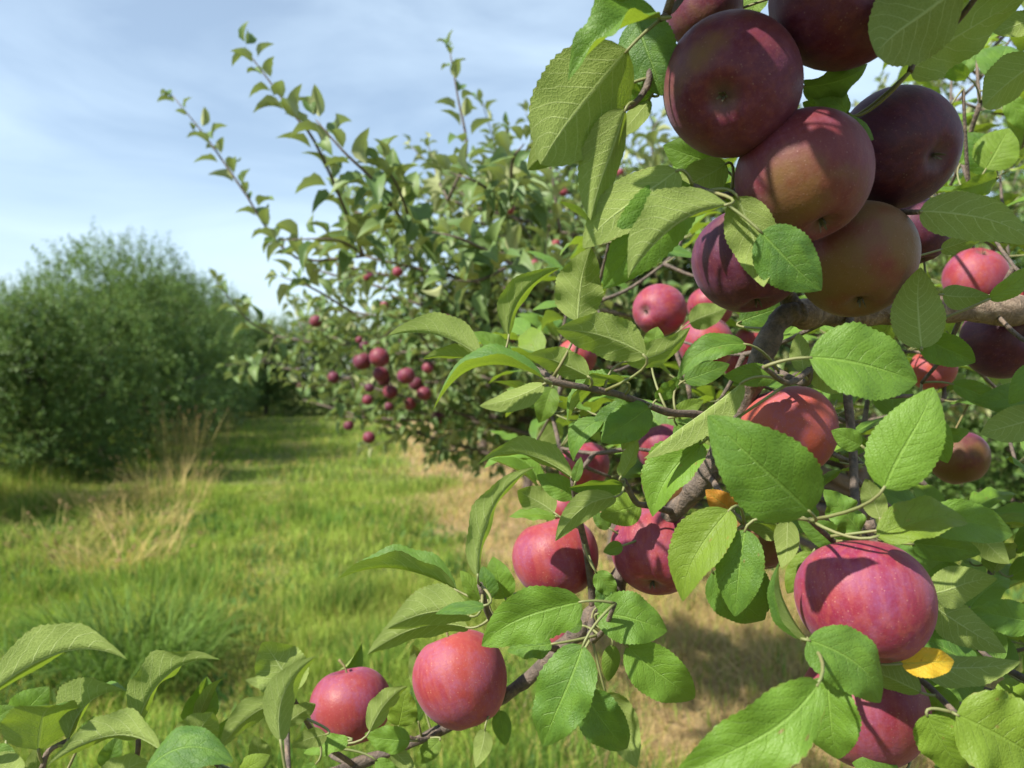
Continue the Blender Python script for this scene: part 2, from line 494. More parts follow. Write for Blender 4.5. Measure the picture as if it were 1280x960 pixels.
def part_mesh(name, parent, V, q, t, mats, origin=None, **kw):
    o0 = np.array(parent.location if origin is None else origin, float)
    me = mesh_np(name, np.asarray(V) - o0, quads=q, tris=t, mats=mats, **kw)
    o = bpy.data.objects.new(name, me)
    link(o, parent)
    if origin is not None: o.location = Vector(o0) - parent.location
    return o

NODES = []          # points on the wood, where stalks may start
def add_branch(pts, radii, parent=treeA, name='branch', mat='bark', sides=12, n=None, lump=0.05, nodes=True):
    path = smooth_path(pts, n or max(8, len(pts) * 8))
    f = np.linspace(0, 1, len(path)); rad_ = np.interp(f, np.linspace(0, 1, len(radii)), radii)
    if name == 'branch':
        for _ in range(len(path) // 5):
            c_ = rng.random(); rad_ = rad_ * (1 + rng.uniform(.05, .38) * np.exp(-((f - c_) * len(path) / 1.3) ** 2))
    V, q, t = tube(path, rad_, sides, lump)
    o = part_mesh(name, parent, V, q, t, [M[mat]])
    if nodes: NODES.extend([np.array(p) for p in path])
    return o

# trunk, out of the picture to the right, and the limbs that come from it
tp = [(1.75, 0.95, -0.05), (1.77, 0.96, 0.5), (1.72, 0.93, 1.1), (1.70, 0.98, 1.7), (1.74, 1.0, 2.3), (1.70, 0.98, 2.9)]
add_branch(tp, [0.085, 0.07, 0.062, 0.05, 0.035, 0.015], name='trunk', sides=16, n=40, nodes=False)
g = lambda x, y, d: tuple(at(x, y, d))
# the tan limb at the right edge and the dark branch running down to the lower left
add_branch([(1.72, 0.95, 1.30), (1.10, 0.80, 1.50), g(1420, 395, .66), g(1280, 388, .62), g(1172, 386, .60), g(1080, 392, .60), g(985, 392, .57)],
           [0.034, 0.028, 0.0125, 0.0105, 0.0105, 0.0095, 0.0085], mat='bark_tan', n=60)
add_branch([g(1000, 388, .57), g(975, 400, .565), g(950, 450, .56), g(925, 520, .575), g(885, 592, .59), g(842, 640, .61), g(790, 700, .64), g(742, 765, .635),
            g(700, 812, .64), g(642, 862, .65), g(552, 912, .65), g(442, 956, .64), g(310, 992, .57), g(160, 996, .50), g(20, 992, .46)],
           [0.0085, 0.008, 0.0075, 0.0072, 0.0072, 0.007, 0.007, 0.0068, 0.0062, 0.0052, 0.0042, 0.0038, 0.003, 0.0026, 0.002], n=120)
# upper limb above the frame with the hanging cluster
add_branch([(1.70, 0.98, 1.85), (1.05, 0.78, 1.98), g(1480, -150, .62), g(1280, -90, .56), g(1130, -80, .52), g(1000, -75, .50), g(880, -60, .49), g(790, -70, .49), g(690, -130, .52)],
           [0.032, 0.022, 0.012, 0.010, 0.008, 0.007, 0.006, 0.005, 0.003], n=70)
add_branch([g(1000, -75, .50), g(985, 30, .53), g(960, 130, .54), g(935, 230, .53), g(965, 320, .56), g(990, 385, .57)], [0.005, 0.005, 0.005, 0.005, .006, .0065], n=40, name='twig')
# lower right limb
add_branch([(1.74, 0.95, 0.80), (1.15, 0.72, 1.00), g(1500, 900, .56), g(1330, 905, .52), g(1210, 890, .50), g(1120, 850, .50), g(1100, 700, .49), g(1085, 650, .49)],
           [0.03, 0.02, 0.009, 0.007, 0.0055, 0.0045, 0.004, 0.0035], n=70)
# thin twigs
def twig(pts, r0=0.0024, r1=0.0014, n=14): add_branch([g(*p) for p in pts], [r0, r1], name='twig', sides=8, n=n, lump=0.03)
twig([(1062, 392, .585), (1058, 470, .56), (1066, 560, .54), (1070, 640, .51), (1088, 668, .49)], .0034, .0028, 24)
twig([(912, 545, .58), (880, 520, .57), (838, 516, .55), (800, 503, .53), (765, 491, .50), (700, 479, .48), (682, 475, .475)], .0032, .0018, 24)
twig([(700, 479, .48), (660, 455, .50), (637, 447, .52), (604, 447, .51)], .0018, .0013)
twig([(742, 765, .635), (735, 700, .62), (722, 640, .58), (716, 600, .555)], .0032, .002)
twig([(700, 812, .64), (655, 800, .58), (615, 775, .53), (600, 730, .51)], .003, .002)
twig([(742, 765, .635), (738, 790, .56), (742, 800, .52)], .003, .0024)
twig([(842, 640, .61), (812, 632, .57), (795, 628, .55), (780, 600, .53)], .0028, .0018)
twig([(950, 450, .56), (985, 472, .53), (1008, 478, .51), (1012, 462, .50)], .003, .0022)
twig([(1120, 850, .50), (1150, 850, .46), (1195, 892, .42)], .0024, .0016)
twig([(1100, 700, .49), (1060, 690, .48), (1012, 650, .45)], .0024, .0016)
twig([(885, 592, .59), (910, 630, .54), (930, 655, .50)], .0026, .0018)
twig([(552, 912, .65), (530, 925, .62), (505, 920, .61)], .0022, .0016)
twig([(442, 956, .64), (400, 925, .58), (370, 880, .52), (356, 850, .49)], .0022, .0015)
twig([(310, 992, .57), (262, 945, .50), (240, 915, .49)], .0022, .0015)
twig([(160, 996, .50), (172, 940, .48), (172, 912, .475)], .002, .0014)
twig([(20, 992, .46), (50, 965, .455), (60, 940, .455), (85, 925, .455)], .002, .0014)
twig([(160, 996, .50), (205, 960, .45), (205, 940, .435)], .002, .0014)
twig([(20, 992, .46), (-20, 940, .44), (-25, 890, .43)], .0022, .0014)
twig([(1130, -80, .52), (1190, 0, .48), (1150, 60, .46), (1137, 90, .455)], .0026, .0018)
twig([(1280, -90, .56), (1310, 20, .54), (1305, 70, .52)], .0026, .0016)
twig([(880, -60, .49), (850, 0, .455), (826, 24, .43)], .0026, .0016)
twig([(790, -70, .49), (800, 10, .455), (812, 90, .45), (800, 122, .44), (782, 136, .435)], .0026, .0016)
twig([(935, 230, .53), (905, 245, .47), (885, 240, .44), (866, 232, .435)], .0026, .0016)
twig([(1062, 392, .585), (1090, 330, .56), (1105, 272, .52), (1149, 265, .47)], .0026, .0016)
twig([(1120, 850, .50), (1070, 848, .465), (1024, 818, .43), (1013, 804, .415)], .0022, .0014)
twig([(1172, 386, .60), (1160, 400, .53), (1150, 428, .48)], .0024, .0016)

NODE_ARR = np.array(NODES)
EXTRA = []
def nearest_node(p):
    arr = NODE_ARR if not EXTRA else np.vstack([NODE_ARR, np.array(EXTRA)])
    d = np.linalg.norm(arr - p, axis=1)
    k = int(np.argmin(d))
    return arr[k], float(d[k])

def stalk_path(B, m, S, n=7):
    """curve from the blade base back to the wood"""
    d = np.linalg.norm(S - B)
    c1 = B - m * min(d * 0.5, 0.014)
    ts = np.linspace(0, 1, n)[:, None]
    return (1 - ts) ** 2 * B + 2 * ts * (1 - ts) * c1 + ts ** 2 * S

CLEAR = [(823, 388, 40, 1.0), (882, 430, 40, .97), (888, 384, 30, 1.04), (942, 428, 28, 1.08), (1220, 346, 42, .97), (1262, 372, 40, .98), (730, 583, 36, .94), (828, 560, 36, .84),
         (722, 446, 28, 1.08), (1166, 462, 32, .85), (1198, 573, 44, .80), (706, 634, 22, .94), (1256, 424, 54, .65), (985, 540, 60, .57)]
LIT = [A_(at(*p)) for p in ((985, 530, .57), (1082, 740, .445), (696, 697, .66), (820, 689, .63), (577, 849, .63), (440, 882, .67), (823, 388, 1.02), (882, 430, .98), (1220, 346, .98), (950, 580, .40), (1080, 455, .42), (1135, 550, .40), (1230, 384, .61))]
LIT_SMALL = [A_(at(*p)) for p in ((925, 45, .41), (950, 60, .41), (1115, 325, .47), (1030, 190, .42))]
def in_the_way(B, T):
    c = (B + T) / 2
    q = Vector(c) - CAMP; z = q.dot(FWD)
    x, y = 640 + q.dot(RIGHT) / z * FPX, 480 - q.dot(UP) / z * FPX
    for (cx, cy, r, d) in CLEAR:
        if z < d and (x - cx) ** 2 + (y - cy) ** 2 < (r + 18) ** 2: return True
    for o in LIT:
        w = c - o; k = w @ A_(SUN)
        if k > 0 and np.linalg.norm(w - A_(SUN) * k) < 0.055: return True
    for o in LIT_SMALL:
        w = c - o; k = w @ A_(SUN)
        if k > 0 and np.linalg.norm(w - A_(SUN) * k) < 0.020: return True
    return False
LEAFN = 0
BULK = []
def leaf(bx, by, tx, ty, d, dd=0.0, side=1, roll=0, fold=12, bs=0.0, bn=0.06, wr=0.58, curl=0.12, twist=0, wave=0.035, mat='leaf', hi=True, solo=True):
    """a leaf of the foreground tree: blade base, tip, depth of the base, extra depth of the tip; side +1 shows its top"""
    global LEAFN
    if not hi and in_the_way(A_(at(bx, by, d)), A_(at(tx, ty, d + dd))): return None
    LEAFN += 1
    r = random.Random(LEAFN * 7 + 3)
    if side < 0 and fold >= 36 and abs(roll) >= 36: fold, roll = 49, math.copysign(46, roll)
    wr *= 0.92 * r.uniform(.94, 1.06); wave *= r.uniform(.6, 2.0); fold += r.uniform(-2, 10); curl += r.uniform(-.05, .22); twist += r.uniform(-16, 16); tipc = max(0.0, r.uniform(-.25, .75))
    B, T = A_(at(bx, by, d)), A_(at(tx, ty, d + dd))
    L = np.linalg.norm(T - B); m = (T - B) / L
    mid = (B + T) / 2
    v = A_(CAMP) - mid; v -= m * (v @ m); v = nrm(v)
    s = np.cross(v, m)
    nv, nu = (36, 8) if hi else (14, 4)
    t = np.linspace(0, 1, nv + 1)
    ro = np.radians(roll + twist * (t - 0.5))
    C = np.cos(ro)[:, None] * s + np.sin(ro)[:, None] * v
    N = (np.cos(ro)[:, None] * v - np.sin(ro)[:, None] * s) * side
    arch = 4 * t * (1 - t)
    wob = r.uniform(-0.012, 0.012) * np.sin(t * np.pi * 2)
    P = B + m * (L * t)[:, None] + s * ((bs * arch + wob) * L)[:, None] + N * ((bn * arch - tipc * np.clip(t - .55, 0, 1) ** 2) * L)[:, None]
    V, q, uv = leaf_grid(P, C, N, wr * L / 2, math.radians(fold), curl, wave * r.uniform(0.5, 1.5), r.uniform(0, 6), nv, nu, 0.022 if hi else 0.0, side)
    # petiole
    S, dist = nearest_node(B - m * 0.012)
    m0 = nrm(P[1] - P[0])
    if dist > 0.055:
        E = B - m0 * 0.022 + np.array([0, 0.004, -0.006])
        S2, _ = nearest_node(E)
        midp = (E + S2) / 2 + np.array([0.0, 0.0, -0.10 * np.linalg.norm(E - S2)])
        tv, tq, tt = tube(smooth_path([S2, midp, E], 9), [0.0021, 0.0014], 7)
        part_mesh('twig', treeA, tv, tq, tt, [M['bark']])
        EXTRA.extend([E, midp, (midp + S2) / 2])
        S = E
    sp = stalk_path(P[1] if len(P) > 1 else B, m0, S)
    pv, pq, pt = tube(sp, [0.0008, 0.0009, 0.0011], 6)
    nV = len(V)
    Vall = np.vstack([V, pv])
    uvall = np.vstack([uv, np.zeros((len(pv), 2))])
    qall = np.vstack([q, pq + nV])
    tri = pt + nV
    idx = [0] * len(q) + [1] * (len(pq) + len(tri))
    if not solo:
        BULK.append((Vall, qall, tri, uvall, idx)); return None
    return part_mesh('leaf', treeA, Vall, qall, tri, [M[mat], M['petiole']], origin=tuple(B), uv=uvall, mat_idx=idx)

U, Tp = -1, 1
LEAVES = [
 # upper left of the hanging cluster
 dict(a=(785, 62, 668, 210, .425), side=U, roll=-12, fold=18, wr=.74, dd=-.01),
 dict(a=(775, 112, 656, 213, .45), side=U, roll=-10, wr=.5),
 dict(a=(826, 22, 707, 92, .405), roll=56, fold=56, wr=.86, bs=-.04),
 dict(a=(797, 22, 828, 120, .45), wr=.86, roll=8),
 dict(a=(815, 120, 758, 96, .47), wr=.7, roll=-20),
 dict(a=(812, 124, 770, 172, .47), side=U, wr=.5, roll=25),
 dict(a=(782, 136, 736, 276, .43), side=U, roll=-32, fold=34, wr=.58, bs=.03),
 dict(a=(800, -22, 764, 18, .47), wr=.7),
 dict(a=(920, -12, 906, 22, .55), wr=.9), dict(a=(950, -14, 938, 26, .57), wr=.9, roll=20), dict(a=(905, 25, 945, 20, .56), wr=.6, roll=30),
 dict(a=(893, 205, 829, 182, .52), wr=.85),
 dict(a=(848, 212, 728, 312, .43), side=U, wr=.5, roll=15, bs=-.06),
 dict(a=(866, 232, 757, 361, .44), wr=.56, roll=-10, bs=-.05),
 dict(a=(910, 256, 785, 348, .41), side=U, roll=-42, fold=42, wr=.84, bs=-.07),
 dict(a=(908, 204, 842, 240, .48), side=U, wr=.7, roll=20),
 dict(a=(896, 254, 930, 228, .50), wr=.7),
 dict(a=(922, 246, 960, 357, .43), side=U, wr=.60, roll=12, fold=15),
 dict(a=(951, 290, 1027, 363, .425), wr=.78, roll=-10, bs=-.03, fold=10),
 dict(a=(1004, 108, 1088, 86, .47), roll=50, wr=.8, fold=20), dict(a=(1060, 142, 1004, 100, .48), wr=.6, roll=30),
 dict(a=(1028, 152, 1096, 172, .44), wr=.5, roll=-20), dict(a=(1040, 150, 1003, 128, .49), wr=.8, roll=20),
 # upper right
 dict(a=(1205, -22, 1083, 74, .40), side=U, wr=.80, roll=-10),
 dict(a=(1137, 89, 1280, -4, .46), side=U, wr=.48, roll=22),
 dict(a=(1302, 74, 1226, 134, .50), side=U, wr=.72, roll=-25, fold=30),
 dict(a=(1300, 18, 1240, 42, .56), side=U, wr=.6, roll=20), dict(a=(1240, 98, 1262, 52, .80), wr=.9, dd=.02), dict(a=(1210, 97, 1166, 72, .78), wr=.6, roll=-20),
 dict(a=(1232, 212, 1262, 160, .72), wr=1.0), dict(a=(1246, 213, 1208, 166, .74), wr=.8), dict(a=(1246, 222, 1192, 240, .68), wr=.6, roll=-25),
 dict(a=(1200, 205, 1222, 178, .75), wr=.8), dict(a=(1190, 130, 1172, 160, .7), side=U, wr=.6), dict(a=(1215, 60, 1200, 100, .85), wr=.7),
 dict(a=(1260, 120, 1285, 165, .8), wr=.6), dict(a=(1149, 264, 1298, 306, .47), side=U, wr=.46, roll=-20, bs=.10),
 dict(a=(1176, 312, 1238, 296, .56), side=U, wr=.5, roll=30), dict(a=(1160, 300, 1230, 255, .62), side=U, wr=.6, roll=10),
 dict(a=(1152, 436, 1146, 336, .47), side=U, wr=.70, roll=12), dict(a=(1178, 368, 1238, 372, .52), side=U, wr=.62, roll=-20),
 dict(a=(1150, 418, 1219, 453, .51), wr=.66, roll=15), dict(a=(1236, 374, 1302, 330, .50), wr=.42, roll=20),
 # around the big bright leaves at mid right
 dict(a=(1011, 447, 1147, 477, .42), roll=-22, fold=24, wr=.80, bs=.02),
 dict(a=(1013, 640, 888, 523, .40), roll=-4, fold=12, wr=.66, dd=-.01),
 dict(a=(1105, 611, 1167, 484, .40), roll=6, fold=14, wr=.64),
 dict(a=(1077, 557, 1039, 538, .46), wr=.78), dict(a=(1096, 671, 1214, 648, .42), roll=-24, fold=26, wr=.62, bs=.05),
 dict(a=(1150, 655, 1271, 668, .44), roll=-10, wr=.5, bs=.06), dict(a=(1140, 680, 1226, 692, .47), wr=.56, roll=25, bs=.05),
 dict(a=(1220, 668, 1262, 705, .55), side=U, wr=.7), dict(a=(1166, 742, 1240, 722, .46), side=U, wr=.8, roll=10),
 dict(a=(1168, 758, 1252, 813, .47), side=U, wr=.6, roll=-10), dict(a=(1075, 666, 1030, 612, .46), wr=.66, roll=20, wave=.09),
 dict(a=(1100, 648, 1082, 598, .47), side=U, wr=.6), dict(a=(985, 650, 980, 709, .47), side=U, wr=.62, roll=20),
 dict(a=(1062, 680, 998, 652, .48), wr=.6, roll=-10), dict(a=(1016, 690, 984, 742, .49), wr=.6),
 dict(a=(931, 662, 918, 771, .46), wr=.64, roll=8), dict(a=(890, 715, 958, 781, .50), wr=.8, roll=10), dict(a=(925, 700, 962, 768, .53), wr=.6),
 dict(a=(912, 637, 851, 751, .47), roll=22, fold=30, wr=.66, bs=-.05), dict(a=(918, 636, 946, 642, .50), wr=.5),
 dict(a=(1010, 799, 965, 707, .43), roll=-68, fold=50, wr=.55), dict(a=(1009, 800, 1108, 879, .40), wr=.74, roll=-18, bs=.10, fold=16),
 dict(a=(1034, 845, 1046, 952, .405), wr=.82, roll=14, fold=10), dict(a=(1024, 853, 842, 972, .37), wr=.44, roll=-12, fold=18, bs=.05),
 dict(a=(1195, 893, 1318, 958, .41), wr=.86, roll=-8), dict(a=(1158, 893, 1204, 972, .42), wr=.74, roll=10),
 dict(a=(1152, 866, 1079, 836, .44), side=U, wr=.7, roll=-25, fold=30), dict(a=(1146, 834, 1275, 828, .46), side=U, wr=.42, roll=-25, fold=25),
 dict(a=(1288, 776, 1214, 764, .50), wr=.7), dict(a=(1124, 968, 1066, 954, .46), wr=.7), dict(a=(1165, 860, 1204, 908, .48), wr=.6),
 dict(a=(1126, 830, 1196, 826, .425), wr=.60, mat='leaf_yellow', fold=20), dict(a=(918, 642, 882, 612, .53), wr=.8, mat='leaf_orange', wave=.1),
 dict(a=(1300, 500, 1222, 500, .60), wr=.62, roll=10), dict(a=(1310, 520, 1225, 542, .58), side=U, wr=.55), dict(a=(1160, 520, 1185, 580, .56), wr=.6), dict(a=(1190, 480, 1262, 508, .64), wr=.4),
 dict(a=(1300, 455, 1262, 505, .55), wr=.6), dict(a=(1166, 545, 1216, 540, .66), wr=.5, roll=30),
 # middle, between the dark branch and the twig that points left
 dict(a=(1005, 465, 998, 416, .50), side=U, wr=.62, roll=15, wave=.08), dict(a=(1015, 462, 1060, 490, .50), side=U, wr=.8, roll=10),
 dict(a=(929, 477, 805, 573, .47), side=U, roll=36, fold=36, wr=.46, bs=-.05), dict(a=(970, 469, 905, 470, .53), wr=.55, roll=10),
 dict(a=(932, 430, 846, 471, .52), roll=25, fold=20, wr=.46, bs=-.12), dict(a=(925, 402, 987, 380, .60), wr=.7), dict(a=(855, 476, 913, 455, .56), wr=.5),
 dict(a=(862, 404, 909, 384, .82), side=U, wr=.8, roll=10), dict(a=(782, 452, 863, 409, .50), side=U, roll=30, fold=35, wr=.56, bs=-.16),
 dict(a=(815, 440, 822, 408, .57), wr=.9), dict(a=(806, 444, 696, 410, .46), side=U, roll=-22, fold=22, wr=.62, bs=-.04),
 dict(a=(722, 402, 739, 309, .48), side=U, roll=14, fold=18, wr=.74, bs=.03), dict(a=(636, 421, 695, 332, .52), side=U, roll=38, fold=38, wr=.66, bs=.09),
 dict(a=(784, 478, 707, 526, .50), roll=72, fold=52, wr=.78, bs=-.10), dict(a=(680, 474, 538, 497, .45), roll=76, fold=48, wr=.62, bs=-.14),
 dict(a=(736, 471, 661, 440, .48), side=U, roll=-28, fold=28, wr=.6), dict(a=(680, 480, 600, 509, .475), side=U, roll=34, fold=30, wr=.56),
 dict(a=(601, 447, 484, 420, .505), side=U, roll=-40, fold=40, wr=.66, bs=-.08), dict(a=(606, 449, 528, 448, .525), side=U, roll=-48, fold=35, wr=.5),
 dict(a=(637, 446, 592, 415, .545), roll=25, fold=25, wr=.6), dict(a=(800, 508, 733, 541, .53), wr=.55, roll=30, fold=30),
 dict(a=(812, 509, 751, 553, .52), wr=.74, roll=5), dict(a=(752, 524, 713, 574, .53), wr=.55, roll=30, bs=-.12), dict(a=(812, 512, 776, 562, .54), side=U, wr=.6, roll=-20),
 dict(a=(690, 484, 674, 529, .72), wr=.75), dict(a=(840, 520, 880, 500, .58), wr=.6), dict(a=(820, 500, 850, 470, .56), wr=.6, roll=30),
 dict(a=(870, 530, 900, 560, .6), side=U, wr=.6), dict(a=(845, 530, 880, 575, .6), wr=.6),
 dict(a=(716, 598, 598, 574, .55), side=U, roll=-42, fold=42, wr=.54, bs=-.10), dict(a=(597, 722, 670, 583, .50), side=U, roll=38, fold=38, wr=.44, bs=.10, twist=-20),
 dict(a=(693, 641, 647, 612, .60), side=U, wr=.95, roll=-10), dict(a=(695, 645, 636, 646, .60), roll=55, wr=.6), dict(a=(719, 620, 671, 594, .57), wr=.62),
 dict(a=(780, 606, 711, 612, .53), roll=-50, fold=25, wr=.6, bs=-.08), dict(a=(776, 596, 793, 543, .52), side=U, roll=35, fold=35, wr=.6, bs=-.12),
 dict(a=(719, 602, 726, 571, .55), wr=.5), dict(a=(877, 554, 814, 645, .49), roll=26, fold=36, wr=.86, bs=-.06),
 dict(a=(770, 621, 694, 676, .52), side=U, roll=-22, fold=20, wr=.44, bs=-.11), dict(a=(801, 630, 750, 646, .59), wr=.85), dict(a=(778, 682, 754, 690, .6), wr=.8),
 dict(a=(745, 715, 770, 745, .60), wr=.8), dict(a=(762, 660, 740, 640, .62), wr=.7), dict(a=(750, 730, 762, 762, .60), wr=.7),
 # lower centre
 dict(a=(571, 738, 422, 724, .53), roll=74, fold=50, wr=.56, bs=-.07), dict(a=(590, 771, 484, 786, .50), side=U, roll=-32, fold=32, wr=.74, bs=-.08),
 dict(a=(586, 785, 459, 818, .53), side=U, roll=-30, fold=30, wr=.56, bs=-.09), dict(a=(606, 757, 544, 767, .49), wr=.36, roll=30),
 dict(a=(600, 751, 576, 713, .52), wr=.55, roll=15), dict(a=(632, 748, 616, 696, .56), wr=.85, roll=-15), dict(a=(610, 750, 604, 708, .55), wr=.8),
 dict(a=(727, 752, 601, 810, .48), roll=-14, fold=20, wr=.62, bs=-.10), dict(a=(746, 767, 836, 787, .50), roll=-12, fold=20, wr=.80, bs=.02),
 dict(a=(783, 807, 872, 880, .50), wr=.60, roll=6), dict(a=(724, 862, 787, 942, .53), wr=.66, roll=10), dict(a=(757, 866, 794, 956, .56), side=U, wr=.62),
 dict(a=(729, 806, 676, 936, .47), roll=12, fold=24, wr=.60, bs=.02), dict(a=(690, 805, 634, 814, .50), wr=.64, roll=20, wave=.08), dict(a=(728, 782, 702, 778, .52), wr=.85),
 dict(a=(766, 806, 760, 852, .58), wr=.55), dict(a=(745, 760, 772, 740, .6), wr=.8), dict(a=(640, 760, 660, 800, .56), side=U, wr=.6), dict(a=(655, 742, 690, 765, .56), wr=.6),
 # lower left
 dict(a=(-18, 872, 160, 820, .42), side=U, roll=42, fold=42, wr=.56, bs=.10), dict(a=(48, 938, 74, 872, .45), side=U, wr=.95, roll=20, dd=-.02, bs=.06),
 dict(a=(85, 926, 155, 855, .45), side=U, roll=38, fold=38, wr=.92, bs=.10), dict(a=(171, 909, 272, 812, .47), side=U, roll=38, fold=38, wr=.60, bs=.10),
 dict(a=(240, 901, 259, 846, .50), roll=18, fold=36, wr=1.05), dict(a=(245, 903, 278, 842, .49), side=U, roll=50, wr=.4),
 dict(a=(201, 939, 62, 952, .43), side=U, roll=-38, fold=38, wr=.62, bs=-.12), dict(a=(232, 940, 266, 890, .45), side=U, wr=.95, roll=15),
 dict(a=(254, 936, 291, 898, .50), fold=38, roll=15, wr=.8), dict(a=(180, 966, 292, 952, .42), wr=.6, roll=-25, bs=.18), dict(a=(18, 902, 60, 860, .48), wr=.9),
 dict(a=(-12, 902, 18, 884, .47), wr=.9), dict(a=(120, 985, 190, 945, .45), side=U, wr=.6, roll=20), dict(a=(40, 985, 50, 930, .47), side=U, wr=.5), dict(a=(-20, 965, 35, 958, .44), side=U, wr=.9),
 dict(a=(100, 930, 118, 895, .48), wr=.6), dict(a=(130, 960, 150, 920, .5), wr=.7), dict(a=(-10, 935, 20, 960, .46), wr=.8),
 dict(a=(368, 866, 330, 800, .48), side=U, wr=1.0, roll=-10), dict(a=(350, 850, 308, 852, .49), side=U, wr=.5, roll=30), dict(a=(351, 928, 396, 819, .43), side=U, roll=24, fold=28, wr=.46, bs=.14),
 dict(a=(395, 868, 456, 813, .74), roll=44, fold=44, wr=.9, bs=.08), dict(a=(347, 880, 274, 933, .47), side=U, roll=-34, fold=34, wr=.62, bs=-.05), dict(a=(355, 908, 395, 878, .51), side=U, wr=.6, roll=20),
 dict(a=(462, 915, 509, 857, .58), side=U, roll=28, fold=34, wr=.58, bs=.06), dict(a=(498, 908, 508, 862, .62), wr=.9), dict(a=(513, 926, 455, 919, .60), wr=.66, wave=.1, roll=-20),
 dict(a=(408, 918, 364, 932, .53), side=U, wr=.62, roll=-30), dict(a=(436, 926, 378, 940, .56), wr=.5, wave=.12, roll=25), dict(a=(356, 968, 358, 918, .50), wr=.45),
 dict(a=(526, 866, 517, 804, .66), side=U, wr=.4), dict(a=(523, 902, 515, 858, .64), wr=.5), dict(a=(606, 912, 597, 957, .60), side=U, wr=.62, roll=20), dict(a=(624, 888, 632, 932, .66), wr=.6),
 dict(a=(330, 960, 318, 920, .52), side=U, wr=.7), dict(a=(300, 965, 335, 945, .5), wr=.7), dict(a=(395, 955, 370, 975, .55), wr=.6), dict(a=(550, 925, 520, 955, .62), wr=.6, wave=.1),
 dict(a=(470, 950, 500, 975, .6), wr=.6), dict(a=(490, 935, 520, 968, .6), side=U, wr=.5),
]
for e in LEAVES:
    e = dict(e); a = e.pop('a')
    leaf(*a, **e)

# leafy spurs deeper inside the tree, and foliage above the frame that shades the cluster
SOLO_LEFT = [0]
def rosette(px, py, d, n, size, rr, up=0.35, name_hi=False, solo=True):
    c = A_(at(px, py, d))
    S, dist = nearest_node(c)
    if dist > 0.03:
        midp = (c + S) / 2 + np.array([0, 0, -0.06 * dist])
        tv, tq, tt = tube(smooth_path([S, midp, c], 10), [0.0026, 0.0016], 7)
        part_mesh('twig', treeA, tv, tq, tt, [M['bark']])
        EXTRA.extend([c, midp])
    ph = rr.uniform(0, 6.28)
    for k in range(n):
        an = ph + k * 2.4
        dirv = nrm(np.array([math.cos(an), math.sin(an) * 0.8, rr.uniform(-0.35, 0.75) + up * 0.3]))
        L = size * rr.uniform(0.7, 1.15)
        T = c + dirv * (0.018 + L); B = c + dirv * 0.018
        # to pixel space
        def pix(p):
            q = Vector(p) - CAMP; z = q.dot(FWD)
            return 640 + q.dot(RIGHT) / z * FPX, 480 - q.dot(UP) / z * FPX, z
        b_, t_ = pix(B), pix(T)
        v = nrm(A_(CAMP) - (B + T) / 2)
        m = nrm(T - B)
        want = nrm(np.array([0, 0, 1.0]) + 0.5 * A_(SUN) + 0.5 * np.array([rr.gauss(0, 1), rr.gauss(0, 1), rr.gauss(0, 1)]))
        want = nrm(want - m * (want @ m))
        vp = nrm(v - m * (v @ m)); s = np.cross(vp, m)
        side = 1 if want @ vp >= 0 else -1
        w = want * side
        roll = -math.degrees(math.atan2(w @ s, w @ vp))
        leaf(b_[0], b_[1], t_[0], t_[1], b_[2], t_[2] - b_[2], side, roll, fold=rr.uniform(8, 30), bn=rr.uniform(0.03, 0.12), wr=rr.uniform(.5, .66), hi=name_hi, solo=solo and LEAFN < 300)
rr = random.Random(5)
INNER = [(900, 500, .72), (860, 560, .74), (790, 560, .74), (760, 520, .70), (930, 590, .68), (960, 430, .72), (1030, 560, .66), (1040, 520, .72),
         (1120, 540, .70), (1150, 600, .72), (1010, 620, .60), (1090, 450, .74), (1200, 430, .78), (1250, 490, .80), (1180, 500, .85), (700, 560, .80), (680, 460, .85),
         (780, 420, .88), (740, 380, .92), (830, 330, .95), (860, 480, .80), (900, 350, .92), (1180, 250, .88), (1230, 270, .80), (1260, 320, .92), (1140, 200, .95), (1190, 90, .95),
         (1270, 30, 1.0), (1160, 20, 1.05), (1250, 220, 1.0), (1200, 640, .72), (1240, 700, .70), (1190, 780, .60), (1260, 860, .55), (1240, 930, .55), (1160, 930, .52), (960, 660, .64), (1000, 690, .60), (1080, 580, .62), (820, 600, .72), (690, 620, .75), (1110, 870, .58), (1270, 580, .75)]
for p in INNER:
    rosette(*p, rr.choice([3, 4, 4]), .062, rr)
OVER = [(870, -120, .40), (1000, -190, .38), (1080, -230, .40), (930, -90, .38), (1150, -120, .44), (1180, -260, .44), (820, -120, .38), (760, -140, .36), (700, -150, .36), (950, -400, .34), (840, -400, .33), (1060, -400, .36), (840, -150, .40), (900, -180, .36), (980, -250, .36), (1060, -300, .38), (860, -280, .34), (780, -200, .38), (940, -300, .33), (1020, -150, .42), (1100, -170, .42), (700, -260, .40), (820, -230, .42), (930, -220, .40), (1020, -200, .44), (760, -330, .36), (880, -340, .38), (1000, -330, .40), (1120, -260, .46), (640, -180, .46), (1200, -190, .50), (1060, -120, .44), (960, -120, .42)]
for p in OVER:
    rosette(*p, 5, .075, rr, solo=False)
k = 0
while k < 62:
    if k < 44: p = (rr.uniform(640, 1290), rr.uniform(240, 600), rr.uniform(.80, 1.25))
    elif k < 54: p = (rr.uniform(1170, 1300), rr.uniform(640, 970), rr.uniform(.6, .85))
    else: p = (rr.uniform(1180, 1290), rr.uniform(0, 240), rr.uniform(.9, 1.3))
    k += 1
    if p[0] < 700 and p[1] < 330: continue
    if p[0] > 1160 and 545 < p[1] < 660: continue
    rosette(*p, rr.choice([4, 5, 6]), .070, rr, solo=False)
